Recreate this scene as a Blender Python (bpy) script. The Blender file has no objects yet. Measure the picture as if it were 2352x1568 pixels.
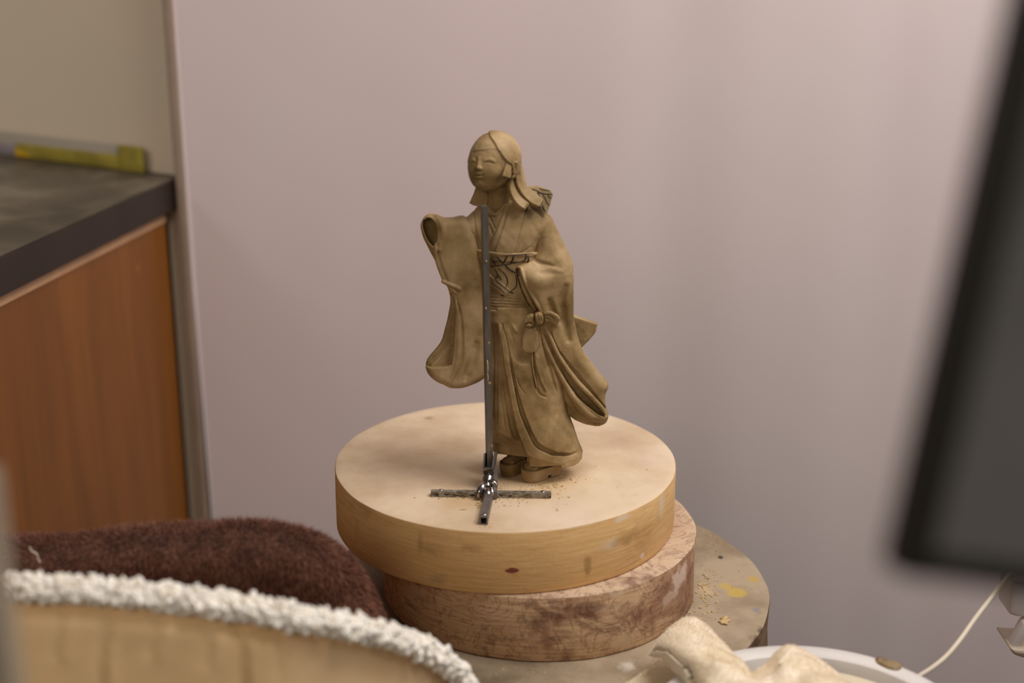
import bpy, bmesh, math, random
import numpy as np
from mathutils import Vector, Matrix
random.seed(7)
RNG = np.random.default_rng(11)
SC = bpy.context.scene
COL = SC.collection

# ------------------------------------------------------------------ camera
CAM_Z = 1.45                        # camera height above the floor
PITCH = math.radians(17.6)
FPX = 50 / 36 * 2352                # 50 mm lens, in pixels of the 2352 x 1568 frame
CP, SP = math.cos(PITCH), math.sin(PITCH)
cam_data = bpy.data.cameras.new('camera')
cam = bpy.data.objects.new('camera', cam_data)
COL.objects.link(cam)
cam.location = (0, 0, CAM_Z)
cam.rotation_euler = (math.radians(90) - PITCH, 0, 0)
cam_data.lens = 50
cam_data.sensor_width = 36
cam_data.clip_start = 0.02
cam_data.dof.use_dof = True
cam_data.dof.focus_distance = 1.215
cam_data.dof.aperture_fstop = 2.8
SC.camera = cam

# ------------------------------------------------------------------ world and lights
world = bpy.data.worlds.new('room_light')
SC.world = world
world.use_nodes = True
world.node_tree.nodes['Background'].inputs[0].default_value = (0.92, 0.84, 0.78, 1)
world.node_tree.nodes['Background'].inputs[1].default_value = 0.09

def area_light(name, loc, target, size, size_y, power, color, spread=180):
    ld = bpy.data.lights.new(name, 'AREA')
    ld.shape = 'RECTANGLE'
    ld.size, ld.size_y = size, size_y
    ld.energy = power
    ld.color = color
    ld.spread = math.radians(spread)
    o = bpy.data.objects.new(name, ld)
    COL.objects.link(o)
    o.location = loc
    o.rotation_euler = (Vector(target) - Vector(loc)).to_track_quat('-Z', 'Y').to_euler()
    return o
area_light('ceiling_light', (0.72, 0.92, 2.45), (0.05, 1.2, 0.9), 0.9, 0.9, 27, (1.0, 0.95, 0.90))
area_light('window_light', (2.1, 0.5, 2.1), (0.3, 1.6, 1.2), 0.8, 0.8, 7.5, (0.99, 0.97, 1.0))
area_light('rear_ceiling_light', (-0.7, -0.7, 2.0), (-0.25, 1.4, 0.8), 1.0, 0.6, 8, (1.0, 0.85, 0.68))
area_light('beige_wall_fill', (-1.5, 0.6, 2.1), (-1.0, 2.0, 1.45), 0.4, 0.3, 1.2, (1.0, 0.92, 0.82), 80)  # unseen fill added to brighten the beige wall, no lamp over the counter

SC.view_settings.view_transform = 'Standard'
SC.view_settings.look = 'None'
SC.view_settings.gamma = 1
SC.view_settings.use_curve_mapping = False
SC.view_settings.exposure = 0.0

# ------------------------------------------------------------------ measuring helpers
def ray(px, py):
    """direction of the sight line through a point of the photograph"""
    x = (px - 1176) / FPX; v = (784 - py) / FPX
    return np.array([x, CP + v * SP, -SP + v * CP])
def at_y(px, py, y):
    d = ray(px, py); return np.array([0, 0, CAM_Z]) + d * (y / d[1])
def at_z(px, py, z):
    d = ray(px, py); return np.array([0, 0, CAM_Z]) + d * ((z - CAM_Z) / d[2])
def project(P):
    P = np.asarray(P); z = P[..., 2] - CAM_Z
    d = P[..., 1] * CP - z * SP; u = P[..., 1] * SP + z * CP
    return 1176 + FPX * P[..., 0] / d, 784 - FPX * u / d

# ------------------------------------------------------------------ object helpers
def tag(o, label=None, cat=None, group=None, kind=None):
    if label: o['label'] = label
    if cat: o['category'] = cat
    if group: o['group'] = group
    if kind: o['kind'] = kind
    return o
def empty(name, loc, label, cat, group=None):
    o = bpy.data.objects.new(name, None)
    o.empty_display_size = 0.02
    COL.objects.link(o); o.location = tuple(loc)
    return tag(o, label, cat, group)
def link(name, me, mat, parent=None, world_coords=True):
    """link one mesh; vertices are world coordinates, moved into the parent's frame"""
    o = bpy.data.objects.new(name, me)
    COL.objects.link(o)
    if mat is not None: me.materials.append(mat)
    if parent is not None:
        o.parent = parent
        if world_coords:
            off = Vector((0, 0, 0)); p = parent
            while p is not None:
                off += p.location; p = p.parent
            me.transform(Matrix.Translation(-off))
    return o
def mesh_np(name, V, F, smooth=True):
    """V (n,3), F (m,k) arrays to a mesh, quick for large meshes"""
    V = np.ascontiguousarray(V, dtype=np.float32); F = np.ascontiguousarray(F, dtype=np.int32)
    me = bpy.data.meshes.new(name)
    n, k = F.shape
    me.vertices.add(len(V)); me.vertices.foreach_set('co', V.ravel())
    me.loops.add(n * k); me.loops.foreach_set('vertex_index', F.ravel())
    me.polygons.add(n)
    me.polygons.foreach_set('loop_start', np.arange(0, n * k, k, dtype=np.int32))
    me.polygons.foreach_set('loop_total', np.full(n, k, dtype=np.int32))
    me.polygons.foreach_set('use_smooth', np.full(n, smooth, dtype=bool))
    me.update(calc_edges=True)
    return me
def bm_mesh(name, bm, smooth=False, angle=None):
    me = bpy.data.meshes.new(name)
    bmesh.ops.recalc_face_normals(bm, faces=bm.faces)
    bm.to_mesh(me); bm.free()
    if smooth:
        me.polygons.foreach_set('use_smooth', np.ones(len(me.polygons), dtype=bool))
        if angle:
            me.set_sharp_from_angle(angle=math.radians(angle))
    return me
def add_box(bm, c, size, rot=None, bevel=0.0, segs=2):
    g = bmesh.ops.create_cube(bm, size=1)
    vs = g['verts']
    M = Matrix.Translation(Vector(c)) @ (rot.to_4x4() if rot else Matrix.Identity(4)) @ Matrix.Diagonal((*size, 1))
    bmesh.ops.transform(bm, matrix=M, verts=vs)
    if bevel:
        es = list({e for v in vs for e in v.link_edges})
        bmesh.ops.bevel(bm, geom=es, offset=bevel, segments=segs, affect='EDGES', profile=0.5)
def add_prism(bm, pts, z0, z1):
    lo = [bm.verts.new((p[0], p[1], z0)) for p in pts]; hi = [bm.verts.new((p[0], p[1], z1)) for p in pts]
    n = len(pts)
    bm.faces.new(lo[::-1]); bm.faces.new(hi)
    for i in range(n):
        bm.faces.new((lo[i], lo[(i + 1) % n], hi[(i + 1) % n], hi[i]))
def tube_arrays(pts, radii, sides=10, closed_ends=True):
    """a round tube along points, as vertex and quad arrays"""
    pts = np.asarray(pts, float); n = len(pts)
    radii = np.broadcast_to(np.asarray(radii, float), (n,))
    T = np.gradient(pts, axis=0); T /= np.linalg.norm(T, axis=1)[:, None] + 1e-12
    up = np.array([0.3, 0.2, 1.0]); V = []
    a = np.linspace(0, 2 * np.pi, sides, endpoint=False)
    for i in range(n):
        s = np.cross(T[i], up)
        if np.linalg.norm(s) < 1e-3: s = np.cross(T[i], [1, 0, 0])
        s /= np.linalg.norm(s); u = np.cross(s, T[i])
        r = radii[i]
        V.append(pts[i] + r * (np.cos(a)[:, None] * s + np.sin(a)[:, None] * u))
    F = []
    for i in range(n - 1):
        for j in range(sides):
            k = (j + 1) % sides
            F.append((i * sides + j, i * sides + k, (i + 1) * sides + k, (i + 1) * sides + j))
    V = np.concatenate(V)
    if closed_ends:
        b = len(V); V = np.concatenate([V, pts[:1], pts[-1:]])
        for j in range(0, sides, 2):
            k = (j + 1) % sides; l = (j + 2) % sides
            F.append((b, l, k, j)); e = (n - 1) * sides
            F.append((b + 1, e + j, e + k, e + l))
    return V, np.array(F)
def spline(pts, n):
    """smooth curve through points (Catmull-Rom), n samples"""
    P = np.asarray(pts, float)
    if len(P) < 3: return np.linspace(P[0], P[-1], n)
    t = np.r_[0, np.cumsum(np.linalg.norm(np.diff(P, axis=0), axis=1) ** 0.7 + 1e-9)]; t /= t[-1]
    m = np.gradient(P, t, axis=0)
    u = np.linspace(0, 1, n); i = np.clip(np.searchsorted(t, u, side='right') - 1, 0, len(P) - 2)
    h = (t[i + 1] - t[i]); s = (u - t[i]) / h
    s = s[:, None]; h = h[:, None]
    return ((2*s**3 - 3*s**2 + 1) * P[i] + (s**3 - 2*s**2 + s) * h * m[i]
            + (-2*s**3 + 3*s**2) * P[i + 1] + (s**3 - s**2) * h * m[i + 1])

# ------------------------------------------------------------------ solid modelling with distance fields
def smin(a, b, k):
    h = np.clip(0.5 + 0.5 * (b - a) / k, 0, 1); return b + (a - b) * h - k * h * (1 - h)
def smax(a, b, k): return -smin(-a, -b, k)
def ellipsoid(P, c, r):
    q = (P - np.asarray(c)) / np.asarray(r)
    k0 = np.sqrt((q * q).sum(1)) + 1e-9
    q2 = (P - np.asarray(c)) / (np.asarray(r) ** 2); k1 = np.sqrt((q2 * q2).sum(1)) + 1e-9
    return k0 * (k0 - 1) / k1
def capsule(P, a, b, ra, rb):
    a = np.asarray(a, float); b = np.asarray(b, float); ba = b - a
    h = np.clip(((P - a) @ ba) / (ba @ ba + 1e-12), 0, 1)
    q = P - a - h[:, None] * ba
    return np.sqrt((q * q).sum(1)) - (ra + (rb - ra) * h)
def chain(P, pts, rads):
    """distance to a polyline tube with changing radius"""
    pts = np.asarray(pts, float); rads = np.broadcast_to(np.asarray(rads, float), (len(pts),))
    d = np.full(len(P), 1e3)
    lo = pts.min(0) - rads.max() - 16; hi = pts.max(0) + rads.max() + 16
    m = np.where(np.all((P > lo) & (P < hi), axis=1))[0]
    if not len(m): return d
    Q = P[m]
    for g in range(0, len(pts) - 1, 3):
        e = min(g + 3, len(pts) - 1)
        lo = pts[g:e + 1].min(0) - rads[g:e + 1].max() - 16; hi = pts[g:e + 1].max(0) + rads[g:e + 1].max() + 16
        k = np.where(np.all((Q > lo) & (Q < hi), axis=1))[0]
        if not len(k): continue
        R_ = Q[k]; dd = d[m[k]]
        for i in range(g, e):
            dd = np.minimum(dd, capsule(R_, pts[i], pts[i + 1], rads[i], rads[i + 1]))
        d[m[k]] = dd
    return d
def poly2(x, y, poly):
    """signed distance to a polygon, negative inside"""
    poly = np.asarray(poly, float); n = len(poly)
    d = np.full(x.shape, 1e12); s = np.ones(x.shape)
    for i in range(n):
        a = poly[i]; b = poly[i - 1]
        ex, ey = b[0] - a[0], b[1] - a[1]; wx, wy = x - a[0], y - a[1]
        h = np.clip((wx * ex + wy * ey) / (ex * ex + ey * ey + 1e-12), 0, 1)
        bx, by = wx - ex * h, wy - ey * h
        d = np.minimum(d, bx * bx + by * by)
        c1 = y >= a[1]; c2 = y < b[1]; c3 = ex * wy > ey * wx
        flip = (c1 & c2 & c3) | (~c1 & ~c2 & ~c3)
        s = np.where(flip, -s, s)
    return s * np.sqrt(d)
def slab(d2, dy, T, R):
    """rounded plate: d2 outline distance, dy offset from its middle plane, T half thickness, R edge radius"""
    q1 = d2 + R; q2 = np.abs(dy) - (T - R)
    return np.sqrt(np.maximum(q1, 0) ** 2 + np.maximum(q2, 0) ** 2) + np.minimum(np.maximum(q1, q2), 0) - R
def wob(P, f, seed=0):
    """smooth gentle unevenness, about -1..1"""
    x, y, z = P[:, 0] * f, P[:, 1] * f, P[:, 2] * f
    return (np.sin(x + 1.7 * np.sin(y * 1.3 + seed)) * np.sin(z * 0.9 + seed * 2.1 + np.sin(x * 0.7)) +
            0.6 * np.sin(2.3 * x + seed) * np.sin(2.1 * y + 1.1) * np.sin(1.9 * z + seed * .7))
def build_field(sdf, lo, hi, res):
    """mesh the zero surface of sdf inside the box (surface nets), evaluated only near the surface"""
    lo = np.asarray(lo, float); hi = np.asarray(hi, float)
    S = 6
    n = (np.ceil((hi - lo) / res / S).astype(int) + 1) * S
    g = [lo[k] + res * np.arange(n[k] + 1) for k in range(3)]
    # coarse pass at block centres
    nb = n // S
    cb = [lo[k] + res * (S * np.arange(nb[k]) + S / 2) for k in range(3)]
    CX, CY, CZ = np.meshgrid(*cb, indexing='ij')
    cv = sdf(np.stack([CX.ravel(), CY.ravel(), CZ.ravel()], 1)).reshape(nb)
    near = np.abs(cv) < res * S * 1.25
    D = np.repeat(np.repeat(np.repeat(cv, S, 0), S, 1), S, 2).astype(np.float32)
    D = np.pad(D, ((0, 1), (0, 1), (0, 1)), mode='edge')
    act = np.zeros(D.shape, dtype=bool)
    nr_ = np.repeat(np.repeat(np.repeat(near, S, 0), S, 1), S, 2)
    for a in (0, 1):
        for b in (0, 1):
            for c in (0, 1):
                act[a:a + n[0], b:b + n[1], c:c + n[2]] |= nr_
    ai = np.argwhere(act)
    for s in range(0, len(ai), 400000):
        idx = ai[s:s + 400000]
        D[idx[:, 0], idx[:, 1], idx[:, 2]] = sdf(lo + idx * res)
    inside = D < 0
    inside[0] = inside[-1] = False; inside[:, 0] = inside[:, -1] = False; inside[:, :, 0] = inside[:, :, -1] = False
    D = np.where(inside, np.minimum(D, -1e-6), np.maximum(D, 1e-6))
    cells = np.zeros(n, dtype=bool); edges = []
    for ax in range(3):
        sl0 = [slice(None)] * 3; sl1 = [slice(None)] * 3
        sl0[ax] = slice(0, -1); sl1[ax] = slice(1, None)
        e = np.argwhere(inside[tuple(sl0)] != inside[tuple(sl1)])
        o = [a for a in range(3) if a != ax]
        ok = (e[:, o[0]] > 0) & (e[:, o[1]] > 0) & (e[:, o[0]] < n[o[0]]) & (e[:, o[1]] < n[o[1]])
        edges.append(e[ok])
    acc = np.zeros((*n, 4), dtype=np.float32) if np.prod(n) < 3e7 else None
    num = n[0] * n[1] * n[2]
    keys = []; vals = []; quads = []
    for ax in range(3):
        e = edges[ax]; o = [(ax + 1) % 3, (ax + 2) % 3]
        e2 = e.copy(); e2[:, ax] += 1
        d0 = D[e[:, 0], e[:, 1], e[:, 2]]; d1 = D[e2[:, 0], e2[:, 1], e2[:, 2]]
        p = e.astype(float); p[:, ax] += d0 / (d0 - d1)
        ring = []
        for (a, b) in ((0, 0), (-1, 0), (-1, -1), (0, -1)):
            c = e.copy(); c[:, o[0]] += a; c[:, o[1]] += b
            k = (c[:, 0] * n[1] + c[:, 1]) * n[2] + c[:, 2]
            ring.append(k); keys.append(k); vals.append(p)
        q = np.stack(ring, 1)
        flip = d0 > 0
        q[flip] = q[flip][:, ::-1]
        quads.append(q)
    del acc
    keys = np.concatenate(keys); vals = np.concatenate(vals); quads = np.concatenate(quads)
    uk, inv = np.unique(keys, return_inverse=True)
    cnt = np.bincount(inv).astype(float)
    V = np.stack([np.bincount(inv, vals[:, k]) / cnt for k in range(3)], 1)
    F = np.searchsorted(uk, quads)
    return lo + V * res, F
# ------------------------------------------------------------------ materials
def lin(r, g, b):
    f = lambda c: (c / 255 / 12.92) if c / 255 <= 0.04045 else ((c / 255 + 0.055) / 1.055) ** 2.4
    return (f(r), f(g), f(b), 1)
class Mat:
    """small helper around one Principled node tree"""
    def __init__(s, name, rough=0.7, spec=0.4, metallic=0.0):
        s.m = bpy.data.materials.new(name); s.m.use_nodes = True
        s.t = s.m.node_tree; s.b = s.t.nodes['Principled BSDF']
        s.b.inputs['Roughness'].default_value = rough
        s.b.inputs['Specular IOR Level'].default_value = spec
        s.b.inputs['Metallic'].default_value = metallic
        s.tc = s.t.nodes.new('ShaderNodeTexCoord'); s.co = s.tc.outputs['Object']
    def lk(s, a, b): s.t.links.new(a, b)
    def mapping(s, scale=(1, 1, 1), rot=(0, 0, 0), src=None):
        n = s.t.nodes.new('ShaderNodeMapping'); n.inputs['Scale'].default_value = scale; n.inputs['Rotation'].default_value = rot
        s.lk(src or s.co, n.inputs['Vector']); return n.outputs[0]
    def noise(s, scale, detail=4, rough=0.55, co=None, dist=0.0):
        n = s.t.nodes.new('ShaderNodeTexNoise'); n.inputs['Scale'].default_value = scale
        n.inputs['Detail'].default_value = detail; n.inputs['Roughness'].default_value = rough; n.inputs['Distortion'].default_value = dist
        s.lk(co or s.co, n.inputs['Vector']); return n.outputs['Fac']
    def voronoi(s, scale, co=None, feature='F1'):
        n = s.t.nodes.new('ShaderNodeTexVoronoi'); n.feature = feature; n.inputs['Scale'].default_value = scale
        s.lk(co or s.co, n.inputs['Vector']); return n.outputs['Distance']
    def wave(s, scale, dist=3, detail=3, dscale=1.0, co=None, axis='Z'):
        n = s.t.nodes.new('ShaderNodeTexWave'); n.inputs['Scale'].default_value = scale; n.bands_direction = axis
        n.inputs['Distortion'].default_value = dist; n.inputs['Detail'].default_value = detail; n.inputs['Detail Scale'].default_value = dscale
        s.lk(co or s.co, n.inputs['Vector']); return n.outputs['Fac']
    def ramp(s, fac, stops, interp='LINEAR'):
        n = s.t.nodes.new('ShaderNodeValToRGB'); n.color_ramp.interpolation = interp
        el = n.color_ramp.elements
        while len(el) < len(stops): el.new(0.5)
        for e, (p, c) in zip(el, stops):
            e.position = p; e.color = c if len(c) == 4 else (*c, 1)
        s.lk(fac, n.inputs[0]); return n.outputs[0]
    def mask(s, fac, a, b):
        return s.ramp(fac, [(a, (0, 0, 0, 1)), (b, (1, 1, 1, 1))])
    def mix(s, fac, a, b, mode='MIX'):
        n = s.t.nodes.new('ShaderNodeMix'); n.data_type = 'RGBA'; n.blend_type = mode
        for v, k in ((fac, 0), (a, 6), (b, 7)):
            if isinstance(v, (int, float)): n.inputs[k].default_value = v
            elif isinstance(v, tuple): n.inputs[k].default_value = v
            else: s.lk(v, n.inputs[k])
        return n.outputs[2]
    def math(s, op, a, b=0.0):
        n = s.t.nodes.new('ShaderNodeMath'); n.operation = op
        for v, k in ((a, 0), (b, 1)):
            if isinstance(v, (int, float)): n.inputs[k].default_value = v
            else: s.lk(v, n.inputs[k])
        return n.outputs[0]
    def spot(s, loc, radius, soft=0.3, ns=60, namt=0.4, co=None):
        """1 inside a ragged blot about a point of the object, 0 outside"""
        n = s.t.nodes.new('ShaderNodeVectorMath'); n.operation = 'SUBTRACT'
        s.lk(co or s.co, n.inputs[0]); n.inputs[1].default_value = loc
        sc = s.t.nodes.new('ShaderNodeVectorMath'); sc.operation = 'DIVIDE'
        s.lk(n.outputs[0], sc.inputs[0]); sc.inputs[1].default_value = radius if isinstance(radius, tuple) else (radius,) * 3
        l = s.t.nodes.new('ShaderNodeVectorMath'); l.operation = 'LENGTH'; s.lk(sc.outputs[0], l.inputs[0])
        v = s.math('ADD', l.outputs['Value'], s.math('MULTIPLY', s.math('SUBTRACT', s.noise(ns, 3), 0.5), namt * 3))
        return s.ramp(v, [(1 - soft, (1, 1, 1, 1)), (1.0, (0, 0, 0, 1))])
    def color(s, c):
        if isinstance(c, tuple): s.b.inputs['Base Color'].default_value = c
        else: s.lk(c, s.b.inputs['Base Color'])
        return s
    def bump(s, h, strength=0.3, dist=0.001):
        n = s.t.nodes.new('ShaderNodeBump'); n.inputs['Strength'].default_value = strength; n.inputs['Distance'].default_value = dist
        s.lk(h, n.inputs['Height']); s.lk(n.outputs[0], s.b.inputs['Normal']); return s

M = {}
def plain(key, c, rough=0.6, spec=0.4, metallic=0, ns=80, amt=0.12, bump=0.0):
    m = Mat(key, rough, spec, metallic)
    d = tuple(v * (1 - amt * 1.6) for v in c[:3]) + (1,); l = tuple(min(1, v * (1 + amt)) for v in c[:3]) + (1,)
    m.color(m.ramp(m.noise(ns, 5), [(0.35, d), (0.65, l)]))
    if bump: m.bump(m.noise(ns * 4, 4), bump, 0.0005)
    M[key] = m.m; return m

# clay: unfired, tooled smooth, olive tan with drier pale patches and fine scratches
def clay(key, base, dry, wet):
    m = Mat(key, 0.62, 0.35)
    a = m.ramp(m.noise(28, 6, 0.6), [(0.34, wet), (0.50, base), (0.70, dry)])
    fine = m.noise(260, 4, 0.7)
    a = m.mix(m.math('MULTIPLY', m.mask(fine, 0.60, 0.72), 0.35), a, dry)
    strk = m.noise(90, 4, 0.6, m.mapping((1, 1, 0.16), (0.3, 0.2, 0.1)))
    a = m.mix(m.math('MULTIPLY', m.mask(strk, 0.60, 0.76), 0.45), a, dry)
    specks = m.mask(m.voronoi(420), 0.10, 0.05)
    m.color(a)
    m.lk(m.ramp(m.noise(45, 4), [(0.3, (0.5, 0.5, 0.5, 1)), (0.7, (0.72, 0.72, 0.72, 1))]), m.b.inputs['Roughness'])
    h = m.math('ADD', m.math('MULTIPLY', m.noise(150, 5, 0.6), 0.8), m.math('MULTIPLY', strk, 0.6))
    h = m.math('ADD', h, m.math('MULTIPLY', m.noise(900, 3, 0.6), 0.25))
    m.bump(h, 0.45, 0.0009)
    M[key] = m.m
clay('clay', lin(150, 123, 82), lin(184, 157, 118), lin(112, 88, 48))
plain('ink', lin(24, 27, 30), 0.55, 0.4, ns=300, amt=0.2)
plain('clay_crumb', lin(190, 163, 118), 0.8, 0.2, ns=200, amt=0.15)

# wall colours
m = Mat('partition_paint', 0.55, 0.3)
big = m.noise(2.2, 3, 0.5, m.mapping((1.0, 1, 0.45)))
c = m.ramp(big, [(0.35, lin(214, 202, 198)), (0.5, lin(215, 201, 200)), (0.66, lin(214, 196, 196))])
m.color(c).bump(m.noise(60, 2), 0.03, 0.001); M['partition'] = m.m
m = Mat('beige_wall_paint', 0.7, 0.2)
m.color(m.ramp(m.noise(3, 3), [(0.35, lin(228, 216, 194)), (0.65, lin(236, 218, 198))])).bump(m.noise(200, 3), 0.05, 0.001); M['beige_wall'] = m.m
plain('trim', lin(150, 130, 114), 0.6, 0.3, ns=12, amt=0.06)
plain('floor', lin(120, 112, 100), 0.5, 0.4, ns=6, amt=0.15)

# wood veneer of the cabinet
m = Mat('cabinet_wood', 0.42, 0.4)
g = m.noise(7, 5, 0.55, m.mapping((3.0, 3.0, 0.25)), 0.6)
g2 = m.noise(60, 4, 0.6, m.mapping((2.5, 2.5, 0.10)))
c = m.ramp(g, [(0.3, lin(112, 66, 22)), (0.5, lin(126, 75, 27)), (0.72, lin(140, 86, 34))])
c = m.mix(m.math('MULTIPLY', m.mask(g2, 0.55, 0.75), 0.10), c, lin(110, 64, 28))
sc = m.mask(m.noise(26, 3, 0.5, m.mapping((1, 1, 0.7))), 0.74, 0.79)
c = m.mix(m.math('MULTIPLY', sc, 0.5), c, lin(196, 150, 100))
m.color(c).bump(g2, 0.05, 0.001); M['cabinet_wood'] = m.m
plain('cabinet_edge', lin(205, 158, 118), 0.5, 0.4, ns=20, amt=0.08)
m = Mat('counter_laminate', 0.33, 0.5)
sm = m.noise(6, 5, 0.6, dist=0.8)
m.color(m.ramp(sm, [(0.38, lin(62, 54, 44)), (0.56, lin(88, 78, 66)), (0.7, lin(122, 110, 94))]))
m.lk(m.ramp(m.noise(9, 4), [(0.3, (0.3,) * 3), (0.7, (0.55,) * 3)]), m.b.inputs['Roughness']); M['counter_top'] = m.m
plain('counter_edge', lin(42, 30, 24), 0.45, 0.4, ns=15, amt=0.12)

# turned boards
def wood_board(key, top, top2, side, side2, side3, blot, blot_lo, blot_hi, extra=None):
    m = Mat(key, 0.66, 0.25)
    grain = m.noise(34, 7, 0.68, m.mapping((0.8, 0.8, 16.0)), 0.3)
    fineg = m.noise(120, 5, 0.6, m.mapping((0.6, 0.6, 14.0)))
    s_ = m.ramp(grain, [(0.26, side3), (0.46, side), (0.66, side2)])
    s_ = m.mix(m.math('MULTIPLY', m.mask(fineg, 0.52, 0.72), 0.28), s_, side3)
    b_ = m.math('MULTIPLY', m.mask(m.noise(13, 7, 0.62, dist=0.7), blot_lo, blot_hi), 0.75)
    s_ = m.mix(b_, s_, blot)
    vv = m.noise(70, 5, 0.6, m.mapping((1, 1, 0.35)))
    s_ = m.mix(m.math('MULTIPLY', m.mask(vv, 0.63, 0.72), 0.35), s_, side3)
    t_ = m.ramp(m.noise(11, 6, 0.6), [(0.34, top2), (0.6, top)])
    t_ = m.mix(m.math('MULTIPLY', m.mask(m.noise(70, 6, 0.65), 0.56, 0.72), 0.35), t_, top2)
    nz = m.t.nodes.new('ShaderNodeSeparateXYZ'); geo = m.t.nodes.new('ShaderNodeNewGeometry')
    m.lk(geo.outputs['True Normal'], nz.inputs[0])
    side_or_top = m.mask(nz.outputs['Z'], 0.4, 0.8)
    c = m.mix(side_or_top, s_, t_)
    if extra: c = extra(m, c, side_or_top)
    m.color(c)
    h = m.math('ADD', m.math('MULTIPLY', fineg, 0.5), m.noise(300, 4, 0.6))
    m.bump(h, 0.35, 0.0006)
    M[key] = m.m
# ------------------------------------------------------------------ measured places (metres; camera stands over the origin)
Z1 = CAM_Z - 0.47904        # top of the upper board
Z2 = CAM_Z - 0.53363        # top of the middle board
Z3 = CAM_Z - 0.59163        # top of the turntable
C1 = np.array([-0.00589, 1.16633]); R1 = 0.150
C2 = np.array([0.02434, 1.14891]); R2 = 0.1377
C3 = np.array([0.03031, 1.14503]); R3 = 0.1977

# ------------------------------------------------------------------ setting
def structure(name, me, mat, parent=None):
    return tag(link(name, me, mat, parent), kind='structure')
bm = bmesh.new(); add_box(bm, (0.3, 0.4, -0.02), (4.4, 4.2, 0.04))
structure('floor', bm_mesh('floor', bm), M['floor'])
# partition wall behind the figurine: a softly waved painted sheet
xs = np.linspace(-0.392, 2.2, 520); zs = np.linspace(0.0, 2.45, 60)
X, Z = np.meshgrid(xs, zs, indexing='ij')
W_ = (0.0045 * np.sin(X * 8.0 + 0.9 + 0.3 * np.sin(Z * 2)) + (0.0004 + 0.0027 * np.clip((X - 0.02) / 0.25, 0, 1)) * np.sin(X * 25 + 0.9 * np.sin(Z * 1.7) + 1.6 * np.sin(X * 6.3) + 1.0) +
      0.0007 * np.clip((X - 0.05) / 0.2, 0, 1) * np.sin(X * 57 + 2 + 1.4 * np.sin(X * 11) + 0.5 * Z)) * np.clip((X + 0.40) / 0.5, 0, 1)
EDGE = np.where(X < -0.391, (0.9 - Z) * 0.012, 0)
front = np.stack([X + EDGE, 1.690 + W_, Z], -1).reshape(-1, 3)
back = front.copy(); back[:, 1] = 1.76
nx, nz = X.shape
idx = np.arange(nx * nz).reshape(nx, nz)
q = np.stack([idx[:-1, :-1], idx[1:, :-1], idx[1:, 1:], idx[:-1, 1:]], -1).reshape(-1, 4)
N0 = nx * nz
edge = [np.stack([e[:-1], e[1:], e[1:] + N0, e[:-1] + N0], 1) for e in (idx[0, ::-1], idx[-1], idx[:, 0], idx[::-1, -1])]
structure('wall_back', mesh_np('wall_back', np.concatenate([front, back]), np.concatenate([q, q[:, ::-1] + N0] + edge)), M['partition'])

A2 = np.array([-0.4021, 1.7060]); AB = np.array([-0.27395, 0.15935]); AC = np.array([-0.0813, -0.40203])
uAB = AB / np.linalg.norm(AB); uAC = AC / np.linalg.norm(AC); nW = np.array([-uAB[1], uAB[0]])
if nW[1] < 0: nW = -nW
TOPZ = CAM_Z - 0.33
def wall_strip(p0, p1, th, z0, z1):
    b = bmesh.new()
    add_prism(b, [tuple(p0), tuple(p1), tuple(p1 + nW * th), tuple(p0 + nW * th)], z0, z1); return b
w0 = A2 + nW * 0.002 - uAB * 0.006
structure('wall_left', bm_mesh('wall_left', wall_strip(w0, A2 + uAB * 1.9 + nW * 0.002, 0.08, 0, 2.45)), M['beige_wall'])
bm = bmesh.new(); add_box(bm, (-0.3985, 1.688, 1.225), (0.011, 0.012, 2.45), bevel=0.002)
structure('trim_1', bm_mesh('trim', bm, True, 40), M['trim'])

bm = bmesh.new(); add_box(bm, (-0.4110, 1.7015, (TOPZ - 0.04) / 2), (0.0150, 0.010, TOPZ - 0.04))
structure('trim_2', bm_mesh('trim', bm), M['beige_wall'])
# ------------------------------------------------------------------ cabinet with worktop
cab = empty('base_cabinet', (*(A2 + uAB * 0.3 + uAC * 0.4), 0), 'brown wood-veneer cabinet under the dark worktop at the left', 'cabinet')
c0 = A2 + uAC * 0.030 + uAB * 0.013
pts = [c0, c0 + uAB * 0.9, c0 + uAB * 0.9 + uAC * 1.0, c0 + uAC * 1.0]
bm = bmesh.new(); add_prism(bm, [tuple(p) for p in pts], 0.0, TOPZ - 0.052)
link('side_panel', bm_mesh('side_panel', bm), M['cabinet_wood'], cab)
bm = bmesh.new(); add_prism(bm, [tuple(p) for p in [c0 - uAB * 0.0012, c0 + uAB * 0.9, c0 + uAB * 0.9 + uAC * 1.0, c0 - uAB * 0.0012 + uAC * 1.0]], TOPZ - 0.052, TOPZ - 0.0385)
e_ = link('edge_band', bm_mesh('edge_band', bm), M['cabinet_edge'], cab); e_['label'] = 'pale bare edge of the veneer panel'
bm = bmesh.new()
pts = [A2, A2 + uAB * 1.2, A2 + uAB * 1.2 + uAC * 1.05, A2 + uAC * 1.05]
add_prism(bm, [tuple(p) for p in pts], TOPZ - 0.038, TOPZ)
bmesh.ops.bevel(bm, geom=list(bm.edges), offset=0.0012, segments=2, affect='EDGES')
wt = link('worktop', bm_mesh('worktop', bm, True, 40), M['counter_edge'])
wt.data.materials.append(M['counter_top'])
for p in wt.data.polygons:
    if p.normal.z > 0.9: p.material_index = 1
tag(wt, 'dark brown-black laminate worktop with dusty grey top, upper left', 'worktop')

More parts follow.
